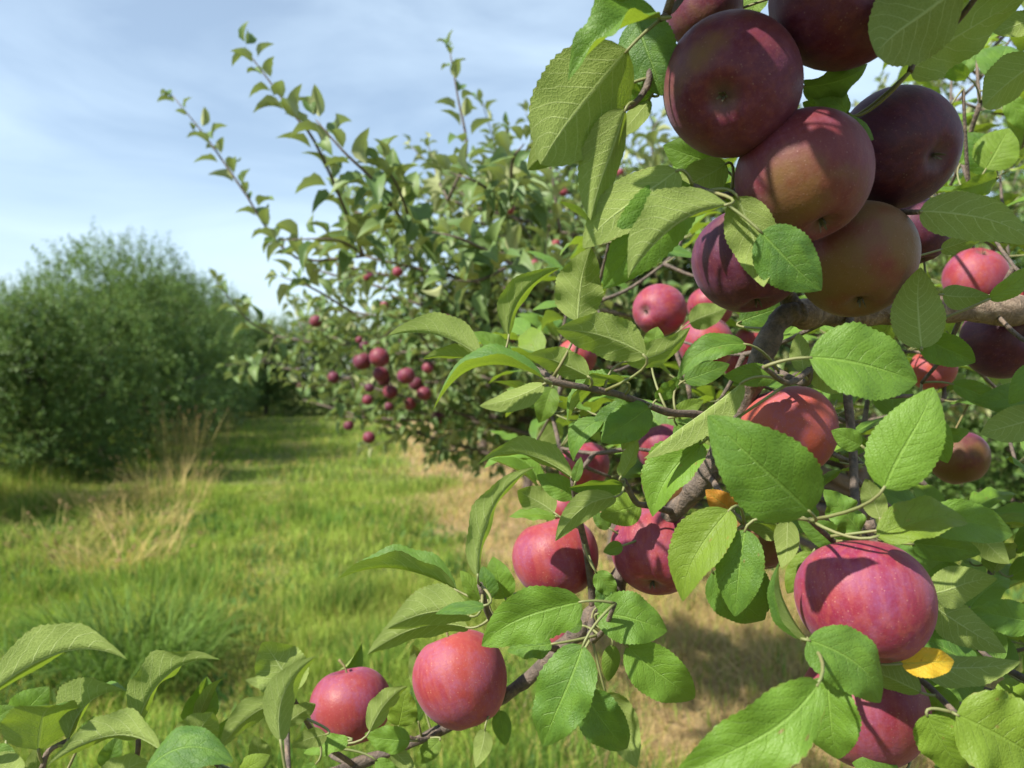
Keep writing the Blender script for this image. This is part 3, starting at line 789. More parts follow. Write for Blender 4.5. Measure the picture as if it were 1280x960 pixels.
def bulk_foliage():
    Vs, Qs, Ts, UVs, I4, I3, Rn = [], [], [], [], [], [], []; b = 0
    for V, q, t, uv, idx in BULK:
        Vs.append(V); Qs.append(q + b); Ts.append(t + b); UVs.append(uv); I4 += idx[:len(q)]; I3 += idx[len(q):]; Rn.append(np.full(len(V), rr.random())); b += len(V)
    o = part_mesh('foliage', treeA, np.vstack(Vs), np.vstack(Qs), np.vstack(Ts), [M['leaf'], M['petiole']], uv=np.vstack(UVs), mat_idx=I4 + I3, attrs={'rnd': ('FLOAT', np.concatenate(Rn))})
    tag(o, kind='stuff')
bulk_foliage()

# ------------------------------------------------------------------ apples
def apple_profile(n, rnd):
    th = np.linspace(0, math.pi, n)
    r = np.sin(th) ** 0.92
    z = np.cos(th) * 0.93
    r = r * (1 + 0.07 * np.cos(th))
    z = z - 0.42 * np.exp(-(r / 0.24) ** 2) * (th < 1.2) + 0.19 * np.exp(-(r / 0.22) ** 2) * (th > 1.9)
    return r, z
def apple_mesh(name, seed, nt=40, na=48, R=0.0375):
    rs = np.random.default_rng(seed)
    r, z = apple_profile(nt, rs)
    ang = np.arange(na) / na * 2 * np.pi
    asym = 1 + 0.02 * np.cos(ang + rs.uniform(0, 6)) + 0.012 * np.cos(2 * ang + rs.uniform(0, 6))
    tilt = rs.uniform(-0.06, 0.06, 2)
    V = []
    for i in range(nt):
        w = max(0.0, -z[i]) ** 1.2
        lob = 1 + 0.018 * np.cos(5 * ang) * w
        rad = r[i] * asym * lob
        x, y = rad * np.cos(ang), rad * np.sin(ang)
        zz = z[i] + (tilt[0] * x + tilt[1] * y) * 0.6 + 0.018 * np.cos(5 * ang) * w * r[i]
        V.append(np.stack([x, y, zz], -1))
    V = np.concatenate(V) * R
    q = [(i * na + j, (i + 1) * na + j, (i + 1) * na + (j + 1) % na, i * na + (j + 1) % na) for i in range(nt - 1) for j in range(na)]
    return mesh_np(name, V, quads=q, mats=[M['apple']])
def calyx_mesh(seed, R=0.0375):
    rs = np.random.default_rng(seed)
    V, q, t = [], [], []
    # five dried sepals and a small crater
    for k in range(5):
        a = k / 5 * 2 * np.pi + rs.uniform(-0.2, 0.2)
        d = np.array([math.cos(a), math.sin(a), 0]); e = np.array([-math.sin(a), math.cos(a), 0])
        L = rs.uniform(0.035, 0.07); bend = rs.uniform(-0.09, 0.0)
        z0 = -0.745
        b0 = len(V)
        for tt, ww, zz in ((0.0, 0.024, 0.0), (0.45, 0.022, -0.06), (0.8, 0.012, -0.09 + bend), (1.0, 0.003, -0.09 + bend * 1.3)):
            c = d * (0.02 + L * tt) + np.array([0, 0, z0 + zz])
            V += [c - e * ww, c + e * ww, c + np.array([0, 0, -0.008])]
        for i in range(3):
            o = b0 + i * 3
            q += [(o, o + 2, o + 5, o + 3), (o + 2, o + 1, o + 4, o + 5)]
    return mesh_np('calyx', np.array(V) * R, quads=q, mats=[M['calyx']])
APPLES = [apple_mesh('apple_body', s) for s in (1, 2, 3, 4)]
CALYX = [calyx_mesh(s) for s in (1, 2)]
APPLES_LO = [apple_mesh('apple_body_small', s, 14, 16) for s in (5, 6)]
R0 = 0.0375
ACOUNT = 0
def apple(px, py, dpx, d, cal, label, dark=0.0, green=0.0, orange=0.0, squash=1.0, lo=False, group=None, stem_to=None, parts=True):
    """cal = (right, down, towards camera): where the blossom end points"""
    global ACOUNT
    ACOUNT += 1
    r = random.Random(ACOUNT * 13 + 1)
    c = at(px, py, d)
    R = dpx / 2 / FPX * d
    cd = (RIGHT * cal[0] - UP * cal[1] - FWD * cal[2]).normalized()
    zax = -cd
    ref = Vector((0.3, 0.8, 0.5)) if abs(zax.y) < 0.8 else Vector((1, 0, 0.2))
    xax = ref.cross(zax).normalized(); yax = zax.cross(xax)
    rot = Matrix((xax, yax, zax)).transposed().to_quaternion() @ Quaternion((0, 0, 1), r.uniform(0, 6.28))
    o = bpy.data.objects.new('apple', r.choice(APPLES_LO if lo else APPLES))
    link(o)
    o.location = c; o.rotation_mode = 'QUATERNION'; o.rotation_quaternion = rot
    s = R / R0
    o.scale = (s, s, s * squash)
    o.color = (dark, green, orange, 1)
    tag(o, label, 'apple', group or 'ripening apples on the foreground branches')
    if parts:
        k = bpy.data.objects.new('calyx', r.choice(CALYX)); link(k, o)
        # stalk in the apple's own frame
        top = Vector((0, 0, 0.46 * R0))
        if stem_to is None:
            S, dist = nearest_node(np.array(c + zax * R * 1.1))
            S = Vector(S)
        else:
            S, dist = Vector(stem_to), 0
        if (S - c).length > R * 2.6: S = c + (zax * 0.8 + Vector((0, 0, 0.5))).normalized() * R * 1.5
        Mi = Matrix.LocRotScale(c, rot, Vector((s, s, s * squash))).inverted()
        e = Mi @ S
        if e.z < 0.95 * R0: e = Vector((e.x * 0.3, e.y * 0.3, 1.15 * R0))
        path = smooth_path([tuple(top), (top.x * .5 + e.x * .12, e.y * .12, 0.9 * R0), tuple(e)], 9)
        V, q, t = tube(path, [0.0012, 0.0010, 0.0015], 7)
        so = bpy.data.objects.new('stem', mesh_np('stem', V, quads=q, tris=t, mats=[M['stem']])); link(so, o)
    return o

apple(915, 109, 172, .445, (-.38, .45, .8), 'large plum red apple in the hanging cluster with sunlit top and blossom end showing', dark=.70, green=.12)
apple(1058, -12, 182, .44, (.08, .32, .9), 'plum red apple at the very top of the hanging cluster above the others', dark=.76, green=.08)
apple(1004, 223, 164, .455, (.2, .85, .35), 'red and golden brown apple in the middle of the hanging cluster', dark=.66, green=.44, orange=.4)
apple(1122, 186, 150, .50, (.30, .38, .85), 'very dark purple apple beside the golden brown one in the hanging cluster', dark=.92, green=.05)
apple(1070, 326, 146, .50, (-.1, .86, .42), 'olive brown apple at the bottom of the hanging cluster with an orange sunlit patch', dark=.60, green=.64, orange=.5)
apple(935, 326, 138, .53, (.1, .9, .3), 'dark purple brown apple half covered by two leaves low in the hanging cluster', dark=.85, green=.25)
apple(1142, 290, 88, .60, (.2, .9, .2), 'small dark purple apple tucked behind the hanging cluster', dark=.88, green=.1)
apple(985, 540, 122, .57, (.2, .9, .2), 'orange red apple behind the large bright green leaf beneath the hanging cluster', orange=.85, green=.1)
apple(1082, 752, 162, .445, (-.02, .86, .42), 'large crimson sunlit apple above the yellow leaf', dark=.06, green=.10)
apple(1080, 886, 150, .49, (.1, .95, .1), 'red apple under the large crimson one, behind a curled leaf', dark=.32, orange=.2, green=.1)
apple(696, 697, 108, .66, (.25, .9, .22), 'red apple with an orange cheek on the dark branch beside the dusty crimson one', orange=.20, green=.22)
apple(820, 689, 113, .63, (-.2, .68, .62), 'dusty crimson apple with visible blossom end hanging beside the dark branch', dark=.12, green=.0)
apple(577, 849, 116, .63, (.35, .9, .22), 'tall orange red apple near the thin end of the branch', orange=.26, green=.14, squash=1.10)
apple(440, 882, 99, .67, (.2, .9, .22), 'pinkish purple apple with a leaf shadow at the end of the branch', dark=.12, orange=.12, green=.1)
apple(730, 583, 64, .95, (.2, .9, .1), 'pale pink apple behind the small dark leaves above the branch', dark=.0, orange=.1)
apple(828, 560, 66, .85, (.3, .9, .1), 'purple apple partly behind the long narrow leaf', dark=.3)
apple(823, 388, 66, 1.02, (-.7, .1, .7), 'pale pink apple showing its blossom end, behind the leaves left of the hanging cluster', orange=.15)
apple(882, 430, 70, .98, (-.3, .3, .8), 'pink apple half in shadow directly beneath the hanging cluster', orange=.2)
apple(888, 384, 56, 1.06, (.2, .9, .2), 'pink apple capped by a pale leaf under the hanging cluster', orange=.1)
apple(942, 428, 48, 1.10, (.2, .9, .2), 'small pink apple behind the upper end of the dark branch', orange=.3)
apple(925, 455, 44, 1.12, (.2, .9, .2), 'small dull pink apple glimpsed beside the dark branch', orange=.2, dark=.15)
apple(1220, 346, 76, .98, (.0, -.85, .5), 'rosy pink apple above the tan limb with its blossom end up', orange=.05)
apple(1262, 372, 72, 1.00, (.2, .9, .2), 'rosy pink apple resting against its neighbour above the tan limb', orange=.1)
apple(1256, 424, 98, .66, (.05, -.05, 1), 'dark maroon apple hanging below the tan limb with its blossom end facing out', dark=.88)
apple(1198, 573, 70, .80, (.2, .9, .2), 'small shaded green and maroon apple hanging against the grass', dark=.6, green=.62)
apple(1166, 462, 56, .86, (.2, .9, .2), 'orange apple behind the leaves under the tan limb', orange=.9)
apple(722, 446, 50, 1.10, (.2, .9, .2), 'salmon pink apple glimpsed above the twig with the pointed leaves', orange=.4)
apple(706, 634, 40, .95, (.2, .9, .2), 'small pink apple peeping over the red apple on the branch', orange=.05)
apple(694, 795, 48, .80, (.2, .9, .2), 'red apple hidden behind the branch at its leafy fork', orange=.4)
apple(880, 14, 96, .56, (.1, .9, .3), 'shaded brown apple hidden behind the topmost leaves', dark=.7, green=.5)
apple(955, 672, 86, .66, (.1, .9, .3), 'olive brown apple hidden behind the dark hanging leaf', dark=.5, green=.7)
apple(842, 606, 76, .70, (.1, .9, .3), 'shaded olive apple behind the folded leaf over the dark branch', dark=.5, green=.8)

# ------------------------------------------------------------------ simple leaves for the trees farther off
def leaf_variant(seed, nv=6, nu=4, L=1.0):
    rs = random.Random(seed)
    t = np.linspace(0, 1, nv + 1)
    droop = rs.uniform(0.12, 0.30)
    P = np.stack([t * L, np.zeros_like(t), droop * (4 * t * (1 - t)) * 0.5 - droop * 0.9 * t ** 2], -1)
    C = np.tile([0, 1.0, 0], (nv + 1, 1)); N = np.tile([0, 0, 1.0], (nv + 1, 1))
    V, q, uv = leaf_grid(P, C, N, 0.5 * rs.uniform(.66, .84), math.radians(rs.uniform(38, 62)), 0.15, 0.05, rs.uniform(0, 6), nv, nu, 0, 1)
    V = np.vstack([V, [[-0.28, 0.008, 0.0], [-0.28, -0.008, 0.0], [0.02, 0, 0.0]]])
    uv = np.vstack([uv, np.full((3, 2), 0.5)])
    return V, q, np.array([[len(V) - 3, len(V) - 2, len(V) - 1]]), uv
LV = [leaf_variant(s) for s in range(6)]
LV_LO = [leaf_variant(s + 50, 3, 2) for s in range(4)]
LV_MESH = [mesh_np('leaf', V, quads=q, tris=t, mats=[M['leaf_far']], uv=uv) for V, q, t, uv in LV]

def leaf_frames(pos, dirs, nors):
    """stack of 3x3 matrices with columns dir, cross, normal"""
    d = dirs / np.linalg.norm(dirs, axis=1)[:, None]
    n = nors - d * np.sum(nors * d, 1)[:, None]
    n /= np.linalg.norm(n, axis=1)[:, None] + 1e-9
    c = np.cross(n, d)
    return np.stack([d, c, n], -1)

def bulk_leaves(name, pos, F, size, variants, mat, parent=None, seed=1, rnd=None):
    rs = np.random.default_rng(seed)
    Vs, Qs, Ts, UVs, R = [], [], [], [], []
    base = 0
    which = rs.integers(0, len(variants), len(pos))
    for k, (V, q, t, uv) in enumerate(variants):
        idx = np.nonzero(which == k)[0]
        if len(idx) == 0: continue
        W = np.einsum('nij,vj->nvi', F[idx], V) * size[idx][:, None, None] + pos[idx][:, None, :]
        n, nv = len(idx), len(V)
        offs = base + np.arange(n) * nv
        Vs.append(W.reshape(-1, 3)); Qs.append((q[None] + offs[:, None, None]).reshape(-1, 4)); Ts.append((t[None] + offs[:, None, None]).reshape(-1, 3))
        UVs.append(np.tile(uv, (n, 1))); R.append(np.repeat(rs.random(n) if rnd is None else rnd[idx], nv))
        base += n * nv
    me = mesh_np(name, np.vstack(Vs), quads=np.vstack(Qs), tris=np.vstack(Ts), mats=[mat], uv=np.vstack(UVs), attrs={'rnd': ('FLOAT', np.concatenate(R))})
    o = bpy.data.objects.new(name, me)
    link(o, parent)
    return o

def join_tubes(lst):
    Vs, Qs, Ts = [], [], []; b = 0
    for V, q, t in lst:
        Vs.append(V); Qs.append(q + b); Ts.append(t + b); b += len(V)
    return np.vstack(Vs), np.vstack(Qs), np.vstack(Ts)

def shoot_leaves(path, spacing, size, rs, out, skip=0.0, taper=True):
    """alternate leaves spiralling up a shoot"""
    seg = np.linalg.norm(np.diff(path, axis=0), axis=1); cum = np.concatenate([[0], np.cumsum(seg)])
    Ltot = cum[-1]
    s = skip * Ltot + spacing * rs.random()
    k = rs.integers(0, 9)
    while s < Ltot:
        i = min(np.searchsorted(cum, s) - 1, len(path) - 2); i = max(i, 0)
        f = (s - cum[i]) / (seg[i] + 1e-9)
        p = path[i] + (path[i + 1] - path[i]) * f
        ax = nrm(path[i + 1] - path[i])
        a = k * 2.4 + rs.normal(0, 0.35)
        r1 = nrm(np.cross(ax, [0.2, 0.3, 0.93])); r2 = np.cross(ax, r1)
        rad = math.cos(a) * r1 + math.sin(a) * r2
        d = nrm(rad * 0.85 + ax * rs.uniform(0.3, 0.9) + np.array([0, 0, rs.normal(0.05, 0.25)]))
        n = nrm(np.array([0, 0, 0.95]) + ax * 0.35 - rad * rs.uniform(-0.1, 0.5) + rs.normal(0, 0.28, 3))
        sz = size * rs.uniform(0.7, 1.2) * (1.0 - (0.38 * (s / Ltot) ** 2 if taper else 0))
        out.append((p + d * 0.26 * sz, d, n, sz))
        s += spacing * rs.uniform(0.6, 1.4); k += 1
    # terminal tuft
    ax = nrm(path[-1] - path[-2])
    for j in range(2):
        d = nrm(ax + rs.normal(0, 0.4, 3)); out.append((path[-1] + d * 0.012, d, nrm(rs.normal(0, 0.6, 3) + np.array([0, 0, 1])), size * 0.55))

def in_view(p):
    q = p - A_(CAMP)
    z = q @ A_(FWD)
    x = 640 + (q @ A_(RIGHT)) / max(z, .01) * FPX; y = 480 - (q @ A_(UP)) / max(z, .01) * FPX
    return z > 0.2 and -30 < x < 1310 and -30 < y < 990

def build_tree(root, limbs, shoots, leaf_size, spacing, seed, n_parts, variants, trunk_pts, trunk_r, extra=(), gaps=()):
    """limbs: list of (points, radii); leaves sprout from side shoots on every limb; extra: hand placed shoots"""
    rs = np.random.default_rng(seed)
    base = A_(root.location)
    tv = tube(smooth_path(trunk_pts, 24), trunk_r, 12, 0.05)
    part_mesh('trunk', root, *tv, [M['bark']])
    leaves = []; twigs = []
    for pts, radii in limbs:
        path = smooth_path(pts, 18)
        V, q, t = tube(path, radii, 8, 0.05)
        part_mesh('branch', root, V, q, t, [M['bark']])
        shoot_leaves(path, spacing * 1.3, leaf_size * 1.05, rs, leaves, 0.30, False)
        n = shoots
        for k in range(n):
            f = 0.22 + 0.78 * (k + rs.random()) / n
            i = min(int(f * 17), 16)
            p = path[i]; ax = nrm(path[i + 1] - path[i])
            side = nrm(np.cross(ax, [0, 0, 1])) * rs.choice([-1, 1])
            d = nrm(ax * rs.uniform(0.2, 0.9) + side * rs.uniform(0.3, 1.0) + np.array([0, 0, rs.uniform(-0.45, 0.9)]))
            L = rs.uniform(0.16, 0.42)
            e = p + d * L; mdl = p + d * L * 0.5 + np.array([0, 0, rs.uniform(-0.03, 0.04)])
            sp = smooth_path([p, mdl, e], 7)
            twigs.append(tube(sp, [0.0032, 0.0012], 5))
            shoot_leaves(sp, spacing, leaf_size, rs, leaves, 0.1)
    for pts, sz, sp_ in extra:
        path = smooth_path(pts, 14)
        V, q, t = tube(path, [0.0042, 0.0032, 0.0012], 6)
        part_mesh('shoot', root, V, q, t, [M['bark']])
        shoot_leaves(path, sp_, sz, rs, leaves, 0.0)
    if twigs:
        V, q, t = join_tubes(twigs)
        tag(part_mesh('twigs', root, V, q, t, [M['bark']]), kind='stuff')
    if gaps:
        keep = []
        for l in leaves:
            ok = True
            for o in gaps:
                w = l[0] - o; k = w @ A_(SUN)
                if l[0][2] < 1.8 and l[0][0] > -0.35 and np.linalg.norm(w - A_(SUN) * k) < 0.13: ok = False; break
            if ok: keep.append(l)
        leaves = keep
    pos = np.array([l[0] for l in leaves]); D = np.array([l[1] for l in leaves]); Nn = np.array([l[2] for l in leaves]); S = np.array([l[3] for l in leaves])
    F = leaf_frames(pos, D, Nn)
    dist = np.linalg.norm(pos - A_(CAMP), axis=1)
    vis = np.array([in_view(p) for p in pos])
    score = np.where(vis, S / dist, -1)
    order = np.argsort(-score)
    solo = order[:n_parts]; rest = order[n_parts:]
    for k in solo:
        o = bpy.data.objects.new('leaf', LV_MESH[int(rs.integers(0, len(LV_MESH)))])
        m3 = Matrix([list(row) for row in F[k]])
        o.matrix_world = Matrix.Identity(4)
        link(o, root)
        o.location = Vector(pos[k]) - root.location
        o.rotation_mode = 'QUATERNION'; o.rotation_quaternion = m3.to_quaternion()
        o.scale = (S[k],) * 3
    if len(rest):
        ro = bulk_leaves('crown', pos[rest] - base, F[rest], S[rest], variants, M['leaf_far'], root, seed)
        tag(ro, kind='stuff')
    return pos

def rand_limbs(base, z0, z1, reach, n, rs, bias=(0, 0)):
    out = []
    for k in range(n):
        f = k / max(1, n - 1)
        a = k * 2.4 + rs.normal(0, 0.3)
        zz = z0 + (z1 - z0) * f
        L = reach * (1.0 - 0.45 * f) * rs.uniform(0.75, 1.1)
        d = np.array([math.cos(a) + bias[0], math.sin(a) + bias[1], 0]); d = nrm(d)
        p0 = np.array([base[0], base[1], zz])
        rise = rs.uniform(0.15, 0.5) + 0.5 * f
        p1 = p0 + d * L * 0.5 + np.array([0, 0, L * rise * 0.5]); p2 = p0 + d * L + np.array([0, 0, L * rise * 0.8 - 0.06])
        out.append(([p0, p1, p2], [0.022 - 0.010 * f, 0.013, 0.004]))
    return out

def gp(px, py):
    """ground point under a photo pixel"""
    a = at(px, py, 1.0) - CAMP
    k = -CAMP.z / a.z
    p = CAMP + a * k
    return p.x, p.y

# second tree of the row: its limbs reach out over the aisle
BX, BY = 1.47, 3.25
treeB = empty('apple_tree', (BX, BY, 0.0))
tag(treeB, 'apple tree with tall leafy shoots rising into the sky, just behind the foreground branches', 'tree', 'apple trees in the near row')
rsB = np.random.default_rng(21)
limbsB = []
t0 = np.array([BX, BY, 0])
for (x, y, d, z0) in [(480, 280, 2.1, 1.4), (525, 235, 2.3, 1.5), (600, 225, 2.2, 1.5), (440, 265, 2.3, 1.4), (420, 330, 2.3, 1.25), (385, 335, 2.6, 1.25), (370, 400, 2.8, 1.1), (410, 420, 2.6, 1.05), (560, 330, 2.1, 1.3), (680, 220, 2.3, 1.6), (400, 470, 2.5, 1.0), (420, 520, 2.4, .85), (380, 500, 2.7, .8), (450, 480, 2.2, .9), (500, 440, 2.1, 1.0), (550, 520, 2.3, .85), (430, 430, 2.5, 1.1), (560, 450, 2.0, 1.0), (490, 370, 2.2, 1.2), (350, 460, 2.9, .9), (620, 520, 2.5, .8), (540, 560, 2.8, .7),  (345, 420, 2.9, 1.15), (440, 390, 2.3, 1.2), (455, 320, 2.1, 1.3), (520, 300, 1.9, 1.35), (560, 250, 2.0, 1.5), (640, 260, 2.1, 1.5),
                      (640, 330, 1.75, 1.3), (700, 290, 2.0, 1.6), (720, 380, 1.8, 1.2), (520, 500, 2.3, 0.95), (600, 470, 2.0, 1.05), (480, 540, 2.8, .9), (760, 230, 2.3, 1.7), (820, 240, 2.4, 1.7),
                      (900, 300, 2.2, 1.6), (1000, 200, 2.6, 1.8), (1150, 100, 2.8, 1.9), (1250, 130, 2.6, 1.8), (1270, 260, 2.5, 1.5), (1180, 420, 2.3, 1.2), (1280, 500, 2.7, 1.2), (860, 470, 2.2, 1.1), (690, 540, 2.5, 1.0), (1000, 520, 2.3, 1.0), (610, 390, 2.4, 1.3)]:
    e = A_(at(x, y, d * 1.30)); p0 = t0 + np.array([0, 0, z0])
    mid = (p0 + e) / 2 + np.array([0, 0, 0.10 + 0.08 * rsB.normal()])
    limbsB.append(([p0, mid, e], [0.020, 0.011, 0.004]))
S_ = lambda pts, sz, sp: ([A_(at(*p)) for p in pts], sz, sp)
extraB = [S_([(455, 320, 2.1), (365, 320, 2.1), (300, 232, 2.05), (258, 172, 2.05), (216, 120, 2.05)], 0.069, .021),
          S_([(455, 320, 2.1), (400, 190, 1.75), (365, 140, 1.7), (306, 60, 1.7)], 0.081, .021),
          S_([(560, 250, 2.0), (583, 190, 1.95), (572, 120, 1.95), (562, 62, 1.95)], 0.067, .021),
          S_([(560, 250, 2.0), (548, 225, 2.3), (534, 178, 2.35)], 0.055, .021),
          S_([(520, 300, 1.9), (470, 230, 1.6), (430, 190, 1.55), (395, 150, 1.55)], 0.090, .021),
          S_([(520, 300, 1.9), (500, 240, 1.65), (480, 205, 1.6)], 0.090, .021),
          S_([(640, 260, 2.1), (640, 205, 1.6), (655, 180, 1.55)], 0.090, .021), S_([(640, 260, 2.1), (600, 230, 1.7), (560, 215, 1.7)], 0.086, .021),
          S_([(345, 420, 2.9), (310, 400, 2.8), (270, 352, 2.7)], 0.075, .021), S_([(345, 420, 2.9), (330, 450, 2.9), (296, 470, 2.85)], 0.070, .021),
          S_([(455, 320, 2.1), (420, 300, 1.9), (350, 300, 1.9)], 0.086, .021), S_([(640, 330, 1.75), (580, 300, 1.6), (540, 290, 1.6)], 0.088, .021),
          S_([(640, 330, 1.75), (600, 350, 1.65), (560, 350, 1.6)], 0.088, .021), S_([(700, 290, 2.0), (690, 220, 2.0), (680, 170, 2.0)], 0.070, .021),
          S_([(440, 390, 2.3), (390, 360, 2.2), (350, 345, 2.2)], 0.081, .021), S_([(760, 230, 2.3), (750, 180, 2.3), (765, 150, 2.3)], 0.070, .021), S_([(820, 240, 2.4), (815, 170, 2.4), (830, 140, 2.4)], 0.070, .021)]
build_tree(treeB, limbsB, 17, .068, .0235, 31, 300, LV, [(BX, BY, -.05), (BX + .03, BY, .6), (BX - .02, BY + .03, 1.3), (BX + .02, BY, 2.0), (BX, BY, 2.6)], [.07, .055, .045, .03, .012], extraB,
           [A_((*gp(px, py), 0)) for px, py in ((860, 830), (905, 790), (815, 890), (950, 810), (770, 930), (880, 900), (960, 930))])

APB = [(497, 340, 14, 1.95), (453, 452, 25, 2.25), (474, 447, 27, 2.2), (476, 468, 22, 2.3), (395, 402, 17, 2.5), (376, 483, 11, 2.8), (461, 547, 17, 2.5), (508, 470, 24, 2.2), (530, 492, 20, 2.3), (547, 522, 18, 2.4),
       (480, 382, 11, 2.2), (449, 425, 10, 2.4), (637, 262, 14, 2.0), (572, 280, 14, 2.1), (704, 240, 12, 2.1), (417, 472, 16, 2.4), (459, 500, 15, 2.4), (486, 508, 12, 2.3), (512, 505, 18, 2.4), (488, 490, 20, 2.35),
       (775, 216, 12, 2.3), (520, 480, 18, 2.3), (750, 365, 16, 1.8), (668, 330, 12, 2.0), (695, 305, 12, 2.1), (560, 400, 14, 2.0), (640, 420, 16, 1.9), (1200, 190, 16, 2.2), (1275, 50, 18, 2.0), (436, 532, 14, 2.5), (1244, 45, 14, 2.1), (480, 475, 18, 2.4), (535, 460, 16, 2.2)]
APB += [(random.uniform(430, 780), random.uniform(250, 540), random.uniform(9, 15), random.uniform(2.1, 2.9)) for _ in range(16)]
for k, (x, y, dp, d) in enumerate(APB):
    apple(x, y, dp * .95, d * 1.18, (random.uniform(-.5, .5), .8, random.uniform(-.2, .6)), 'small red apple among the leaves of the tree behind the foreground branches',
          dark=random.uniform(.0, .5) if y < 400 else random.uniform(.35, .9), orange=random.uniform(0, .4), lo=True, group='small apples in the tree behind', parts=False)

# the rest of the near row
for k, Y in enumerate((6.3, 9.4, 12.6, 15.8, 19.2)):
    X = BX - 0.21 * (Y - BY)
    t = empty('apple_tree', (X, Y, 0.0))
    tag(t, ['apple tree third along the near row, straw coloured grass at its foot', 'apple tree fourth along the near row', 'apple tree fifth along the near row', 'apple tree sixth along the near row', 'apple tree last along the near row'][k], 'tree', 'apple trees in the near row')
    rs = np.random.default_rng(40 + k)
    limbs = rand_limbs((X, Y), .55, 2.2, 1.85, 20, rs, (-.25, -.15))
    build_tree(t, limbs, 14, .084 if k < 2 else .115, .030 if k < 2 else .050, 60 + k, [150, 60, 0, 0, 0][k], LV if k < 1 else LV_LO,
               [(X, Y, -.05), (X + .04, Y, .7), (X - .02, Y, 1.5), (X, Y, 2.4)], [.07, .055, .04, .012])
    if k < 2:
        for j in range(12):
            limb = limbs[int(rs.integers(0, len(limbs)))][0]
            p = limb[1] + (limb[2] - limb[1]) * rs.random() + np.array([0, -.1, -.08])
            q = Vector(p) - CAMP; z = q.dot(FWD)
            apple(640 + q.dot(RIGHT) / z * FPX, 480 - q.dot(UP) / z * FPX, .07 / z * FPX, z, (0, 1, .2), 'tiny red apple in the third or fourth tree along the near row',
                  dark=rs.uniform(0, .6), orange=rs.uniform(0, .4), lo=True, group='tiny apples farther along the near row', parts=False)

# ------------------------------------------------------------------ row across the aisle
def crown_proto(seed, h, rad, n_shoots, leaf_l):
    """leaf positions for a bushy round tree with upright shoots on top"""
    rs = np.random.default_rng(seed)
    P, D, N, S, K = [], [], [], [], []
    tw = []
    lobes = [(rs.normal(0, .36) * rad, rs.normal(0, .36) * rad, rs.uniform(.38, .84) * h, rs.uniform(.42, .62) * rad) for _ in range(12)] * 3
    lobes += [(math.cos(j * .785) * rad * .55, math.sin(j * .785) * rad * .55, rs.uniform(.13, .30) * h, rs.uniform(.40, .52) * rad) for j in range(8)] * 2
    for k in range(n_shoots):
        cx, cy, cz, lr = lobes[int(rs.integers(0, len(lobes)))]
        d = nrm(rs.normal(0, 1, 3) * np.array([1, 1, 0.95]) + np.array([0, 0, .15]))
        r = lr * rs.uniform(.55, 1.02)
        p = np.array([cx, cy, cz]) + d * r
        p[2] = max(p[2], rs.uniform(.05, .35))
        ax = nrm(d * .8 + np.array([0, 0, rs.uniform(.0, .9)]) + rs.normal(0, .3, 3))
        L = rs.uniform(.12, .34)
        if p[2] > .72 * h and rs.random() < .24:
            ax = nrm(np.array([rs.normal(0, .22), rs.normal(0, .22), 1.0])); L = rs.uniform(.22, .50)
        nl = int(L / .026)
        kr = float(np.clip(rs.normal(.35, .28) + .25 * (p[2] / h - .5), 0, .99))
        tw.append(np.array([p, p + ax * L]))
        for j in range(nl):
            f = (j + rs.random()) / nl
            q = p + ax * L * f
            a = j * 2.4 + rs.normal(0, .3)
            r1 = nrm(np.cross(ax, [.3, .2, .9])); r2 = np.cross(ax, r1)
            dd = nrm((math.cos(a) * r1 + math.sin(a) * r2) + ax * .6)
            K.append(min(.99, max(0, kr + rs.normal(0, .08)))); P.append(q); D.append(dd); N.append(nrm(np.array([0, 0, 1.0]) + ax * .5 + rs.normal(0, .4, 3))); S.append(leaf_l * rs.uniform(.7, 1.2) * (1 - .4 * f))
    return np.array(P), np.array(D), np.array(N), np.array(S), tw, lobes, np.array(K)
LV_T = []
for s in range(3):
    rs_ = random.Random(s)
    w = rs_.uniform(.20, .27); z = rs_.uniform(.08, .16)
    V = np.array([[0, 0, 0], [.45, w, z], [.45, -w, z], [1, 0, -.08], [.5, 0, .02]])
    LV_T.append((V, np.array([[0, 2, 3, 4], [0, 4, 3, 1]])[:, :], np.zeros((0, 3), int), np.array([[.5, 0], [1, .5], [0, .5], [.5, 1], [.5, .5]])))
PROTO = []
for k, (h, rad, n) in enumerate([(3.4, 1.6, 5200), (3.6, 1.65, 5200), (3.4, 1.8, 5200)]):
    P, D, N, S, tw, lobes, K = crown_proto(100 + k, h, rad, n, .092)
    F = leaf_frames(P, D, N)
    co = bulk_leaves('crown', P, F, S, LV_T, M['leaf_hedge'], None, 70 + k, K)
    me = co.data; bpy.data.objects.remove(co)
    tl = [tube(np.array([w[0], w[1]]), [.003, .001], 3) for w in tw[::3]]
    V, q, t = join_tubes(tl)
    twm = mesh_np('twigs', V, quads=q, tris=t, mats=[M['bark']])
    V, q, t = tube(smooth_path([(0, 0, -.1), (.05, 0, .6), (0, .04, 1.4), (0, 0, h * .8)], 16), [.09, .075, .055, .015], 10, .05)
    trm = mesh_np('trunk', V, quads=q, tris=t, mats=[M['bark']])
    bm = []
    for (cx, cy, cz, lr) in dict.fromkeys(lobes):
        z0 = cz * .45
        V, q, t = tube(smooth_path([(0, 0, z0), (cx * .5, cy * .5, z0 + (cz - z0) * .6), (cx, cy, cz)], 9), [.03, .02, .008], 7)
        bm.append(mesh_np('branch', V, quads=q, tris=t, mats=[M['bark']]))
    PROTO.append((me, twm, trm, bm))
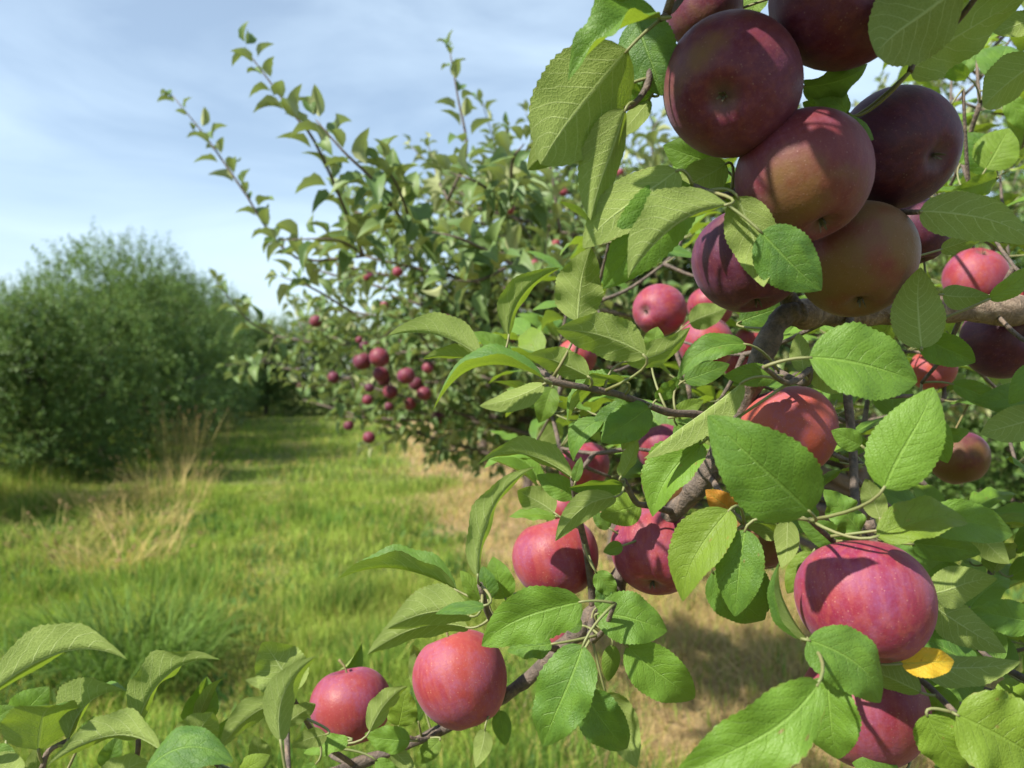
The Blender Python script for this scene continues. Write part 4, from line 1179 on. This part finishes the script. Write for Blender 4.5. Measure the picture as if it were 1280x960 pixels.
def row_tree(x, y, k, s, rz, label, group, sz=None):
    me, twm, trm, bm = PROTO[k]
    r = empty('apple_tree', (x, y, 0)); r.rotation_euler.z = rz; r.scale = (s, s, sz or s)
    tag(r, label, 'tree', group)
    tag(link(bpy.data.objects.new('crown', me), r), kind='stuff')
    tag(link(bpy.data.objects.new('twigs', twm), r), kind='stuff')
    link(bpy.data.objects.new('trunk', trm), r)
    for b in bm: link(bpy.data.objects.new('branch', b), r)
    return r
LEFT = [(-6.5, 7.6, 0, .72, 'bushy leafy tree partly out of view at the near end of the far row'), (-6.45, 10.7, 1, .74, 'bushy tree with upright shoots on its crown in the row across the grass'),
        (-7.15, 13.6, 2, 1.04, 'rounded bushy tree beside the tall dry seed heads across the grass'), (-8.0, 16.9, 0, 1.04, 'bushy tree standing behind the tall dry seed heads'),
        (-8.9, 20.4, 1, 1.10, 'rounded tree farther along the row across the grass'), (-9.9, 24.0, 2, 1.12, 'small looking tree far along the row across the grass'),
        (-10.8, 27.5, 0, 1.15, 'distant tree near the end of the row across the grass'), (-12.7, 31.5, 1, 1.15, 'most distant tree of the row across the grass')]
for i, (x, y, k, s, lab) in enumerate(LEFT):
    row_tree(x, y, k, s, i * 1.9, lab, 'trees in the row across the grass')
FAR = [(-9.4, 29.5), (-7.2, 30.5), (-11.4, 33), (-5.0, 31.5), (-14, 36), (-3.0, 33)]
for i, (x, y) in enumerate(FAR):
    row_tree(x, y, i % 3, 1.05, i * 1.3, 'bushy tree closing off the far end of the grass aisle', 'trees closing off the aisle')
RIGHTROW = [(4.9, 6.8), (4.4, 10.2), (3.6, 13.5), (2.8, 17.0), (7.6, 9.0), (8.8, 13.0)]
for i, (x, y) in enumerate(RIGHTROW):
    row_tree(x, y, (i + 1) % 3, .95, i * 2.3, 'bushy tree of the next row glimpsed behind the foreground apples', 'trees of the next row behind the apples')

# ------------------------------------------------------------------ grass
def vnoise(x, y, s, seed):
    rs = np.random.default_rng(seed)
    G = rs.random((64, 64))
    u, v = x / s + 100, y / s + 100
    i, j = np.floor(u).astype(int), np.floor(v).astype(int)
    fu, fv = u - i, v - j
    fu, fv = fu * fu * (3 - 2 * fu), fv * fv * (3 - 2 * fv)
    g_ = lambda a, b: G[a % 64, b % 64]
    return (g_(i, j) * (1 - fu) + g_(i + 1, j) * fu) * (1 - fv) + (g_(i, j + 1) * (1 - fu) + g_(i + 1, j + 1) * fu) * fv

def blades(x, y, h, w, lean, azim, col, bend):
    n = len(x)
    z = gz(x, y)
    dx, dy = np.cos(azim), np.sin(azim)
    yaw = rng.uniform(0, np.pi, n); cx, cy = np.cos(yaw), np.sin(yaw)
    V = np.zeros((n, 5, 3))
    def pt(f):
        o = lean * f + bend * f * f
        up_ = h * (f - 0.35 * (bend / (h + 1e-6)) * f * f * f)
        return np.stack([x + dx * o, y + dy * o, z + np.maximum(up_, 0.004)], -1)
    b0, b1, b2 = pt(0.0) - np.array([0, 0, .01]), pt(0.55), pt(1.0)
    wv = np.stack([cx, cy, np.zeros(n)], -1) * w[:, None]
    V[:, 0], V[:, 1], V[:, 2], V[:, 3], V[:, 4] = b0 - wv, b0 + wv, b1 + wv * .8, b1 - wv * .8, b2
    off = np.arange(n)[:, None] * 5
    q = off + np.array([[0, 1, 2, 3]]); t = off + np.array([[3, 2, 4]])
    c = np.repeat(np.concatenate([col, np.ones((n, 1))], 1), 5, axis=0)
    return V.reshape(-1, 3), q, t, c

def scatter(n, y0, y1):
    """points on the visible ground between two depths"""
    y = np.sqrt(rng.uniform(y0 ** 2, y1 ** 2, n))
    x = rng.uniform(-0.74, 0.74, n) * y
    return x, y

def strip_mask(x, y):
    e = x + 0.20 * y + (vnoise(x, y, .9, 3) - .5) * 1.0 + (vnoise(x, y, .3, 4) - .5) * .5
    return np.clip((e - .80) / .35, 0, 1) * np.clip((3.4 - e) / .4, 0, 1)

def grass_field():
    Vs, Qs, Ts, Cs = [], [], [], []
    base = 0
    for n, y0, y1, hs, ws in ((95000, 2.6, 5.5, 1.0, .0022), (80000, 5.5, 10.5, 1.05, .0038), (52000, 10.5, 22, 1.15, .0075), (22000, 22, 42, 1.3, .016)):
        x, y = scatter(n, y0, y1)
        off = row_off(x, y)
        keep = (off > -6.2) & (off < 9)
        x, y = x[keep], y[keep]
        s = strip_mask(x, y)
        straw = rng.random(len(x)) < np.clip(s * .88, 0, 1)
        keep = ~(straw & (rng.random(len(x)) < .45))
        x, y, s, straw = x[keep], y[keep], s[keep], straw[keep]
        n_ = len(x)
        clump = vnoise(x, y, .35, 7); big = vnoise(x, y, 1.6, 8)
        h = (.035 + .17 * clump ** 2.0 + .05 * big) * hs * rng.uniform(.55, 1.25, n_)
        edge = np.clip((-off[keep_idx(off, keep)] if False else -row_off(x, y)) - 2.4, 0, 1.5)
        h = h * (1 + .9 * edge)
        ro = row_off(x, y)
        track = np.exp(-((ro + .35) / .20) ** 2) + np.exp(-((ro + 1.95) / .20) ** 2)
        track = track * (vnoise(x, y, .7, 15) > .35)
        h = h * (1 - .5 * np.clip(track, 0, 1))
        h = np.where(straw, h * .75 + .02, h)
        lean = h * rng.normal(0, .35, n_); bend = h * np.abs(rng.normal(.25, .3, n_))
        lying = straw & (rng.random(n_) < .4)
        lean = np.where(straw, h * rng.normal(0, .9, n_), lean)
        lean = np.where(lying, rng.uniform(.10, .32, n_), lean); h = np.where(lying, rng.uniform(.02, .10, n_), h)
        az = rng.uniform(0, 6.28, n_)
        gA = np.array([.165, .250, .034]); gB = np.array([.290, .355, .075]); gC = np.array([.105, .190, .036]); yl = np.array([.40, .34, .11])
        m1 = np.clip(.75 * big + .6 * (rng.random(n_) - .35), 0, 1)[:, None]
        col = gA * (1 - m1) + gB * m1
        dk = (clump > .68) & (rng.random(n_) < .6)
        col[dk] = gC
        dry = rng.random(n_) < (.07 + .30 * np.clip(track, 0, 1) + .34 * np.clip(vnoise(x, y, 1.1, 9) - .52, 0, 1) * 2 + .10 * edge)
        col[dry] = yl * rng.uniform(.7, 1.15, (dry.sum(), 1))
        st = np.array([.50, .375, .175]) * rng.uniform(.55, 1.15, (n_, 1)) + rng.normal(0, .015, (n_, 3))
        shade = (.80 + .50 * vnoise(x, y, .22, 12))[:, None]
        col = np.where(straw[:, None], st, col * rng.uniform(.75, 1.25, (n_, 1)) * shade)
        w = ws * rng.uniform(.6, 1.4, n_)
        V, q, t, c = blades(x, y, h, w, lean, az, np.clip(col, .005, .9), bend)
        Vs.append(V); Qs.append(q + base); Ts.append(t + base); Cs.append(c); base += len(V)
    # clover and dandelion leaves between the blades
    x, y = scatter(16000, 2.6, 9.0)
    k = (vnoise(x, y, .45, 21) > .60) & (strip_mask(x, y) < .5) & (row_off(x, y) > -5)
    x, y = x[k], y[k]; n_ = len(x)
    h = rng.uniform(.03, .10, n_)
    V, q, t, c = blades(x, y, h, rng.uniform(.007, .016, n_), rng.uniform(.02, .06, n_), rng.uniform(0, 6.28, n_), np.array([.085, .165, .045]) * rng.uniform(.7, 1.3, (n_, 1)), np.zeros(n_))
    Vs.append(V); Qs.append(q + base); Ts.append(t + base); Cs.append(c); base += len(V)
    me = mesh_np('grass', np.vstack(Vs), quads=np.vstack(Qs), tris=np.vstack(Ts), mats=[M['grass']], attrs={'col': ('FLOAT_COLOR', np.vstack(Cs))}, smooth=False)
    o = link(bpy.data.objects.new('grass', me))
    tag(o, 'green aisle grass and straw coloured dead grass covering the orchard floor', 'grass', kind='stuff')
def keep_idx(a, b): return slice(None)
grass_field()

def tuft(name, x0, y0, n, rad, hmin, hmax, col, wid, seed, label, cat, group=None, heads=0.0, head_col=None, bendf=.5, stiff=.3, kind=None):
    """a clump of long blades or stalks; some stalks carry a seed head"""
    rs = np.random.default_rng(seed)
    Vs, Qs, Ts, Cs = [], [], [], []; b = 0
    for k in range(n):
        a, r = rs.uniform(0, 6.28), rad * math.sqrt(rs.random())
        x, y = x0 + math.cos(a) * r, y0 + math.sin(a) * r
        h = rs.uniform(hmin, hmax)
        a2 = a + rs.normal(0, .8); o = h * abs(rs.normal(stiff, .18)); bd = h * bendf * rs.random()
        pts = []
        for f in (0, .3, .6, .85, 1.0):
            pts.append((x + math.cos(a2) * (o * f + bd * f ** 3), y + math.sin(a2) * (o * f + bd * f ** 3), float(gz(x, y)) - .01 + h * f - bd * .7 * f ** 4))
        pts = np.array(pts)
        c = np.array(col) * rs.uniform(.7, 1.25)
        yaw = rs.uniform(0, 3.14); e = np.array([math.cos(yaw), math.sin(yaw), 0])
        ws = wid * np.array([.8, 1, .9, .6, .08])
        V = np.concatenate([[p - e * w_, p + e * w_] for p, w_ in zip(pts, ws)])
        Vs.append(V); Qs.append(np.array([[2 * i, 2 * i + 1, 2 * i + 3, 2 * i + 2] for i in range(4)]) + b); b += len(V)
        Cs.append(np.tile([*c, 1], (len(V), 1)))
        if rs.random() < heads:
            ax = nrm(pts[-1] - pts[-2]); L = rs.uniform(.05, .11)
            V, q, t = tube(np.array([pts[-1] - ax * L * .5, pts[-1], pts[-1] + ax * L * .5]), [.002, .0075, .001], 5)
            Vs.append(V); Qs.append(q + b); Ts.append(t + b); b += len(V)
            Cs.append(np.tile([*(np.array(head_col) * rs.uniform(.7, 1.2)), 1], (len(V), 1)))
    me = mesh_np(name, np.vstack(Vs) - np.array([x0, y0, 0]), quads=np.vstack(Qs), tris=np.vstack(Ts) if Ts else None, mats=[M['grass']], attrs={'col': ('FLOAT_COLOR', np.vstack(Cs))}, smooth=False)
    o = link(bpy.data.objects.new(name, me)); o.location = (x0, y0, 0)
    return tag(o, label, cat, group, kind)
STRAW = (.52, .40, .17); HEAD = (.34, .23, .12)
for i, (px, py, n, rad, h0, h1) in enumerate([(228, 590, 80, .30, .6, 1.10), (268, 560, 46, .42, .6, 1.05), (215, 630, 170, .42, .3, .65)]):
    x, y = gp(px, py)
    tuft('dry_grass_clump', x, y, n, rad, h0, h1, STRAW, .0028, 200 + i, ['tall clump of dry straw stalks with brown seed heads beside the bushy row', 'slender dry stalks with seed heads behind the tall straw clump', 'low sprawling clump of dry straw in front of the seed heads'][i], 'grass clump', 'dry grass clumps', .6 if i < 2 else .2, HEAD, .15 if i < 2 else .4, .07 if i < 2 else .3)
for i, (px, py) in enumerate([(180, 665), (150, 705), (120, 640), (60, 690)]):
    x, y = gp(px, py)
    tuft('dry_grass_clump', x, y, 200, .42, .15, .42, STRAW if i < 3 else (.26, .25, .08), .003, 210 + i, ['sprawling straw tuft below the tall dry clump', 'fallen pale straw tuft in the open grass', 'straw tuft at the shady foot of the bushy row', 'yellowish grass tuft in the corner of the lawn'][i], 'grass clump', 'dry grass clumps', .15, HEAD, .6, .5)
x, y = gp(170, 850)
tuft('grass_tussock', x, y, 520, .34, .26, .52, (.105, .175, .036), .0038, 220, 'dark green tussock of long arching blades in the grass', 'grass tussock', None, 0, None, .9, .45)
x, y = gp(60, 880)
tuft('grass_tussock', x, y, 200, .3, .15, .30, (.09, .155, .038), .0035, 221, 'smaller green grass tussock behind the pale leaves', 'grass tussock', None, 0, None, .8, .45)
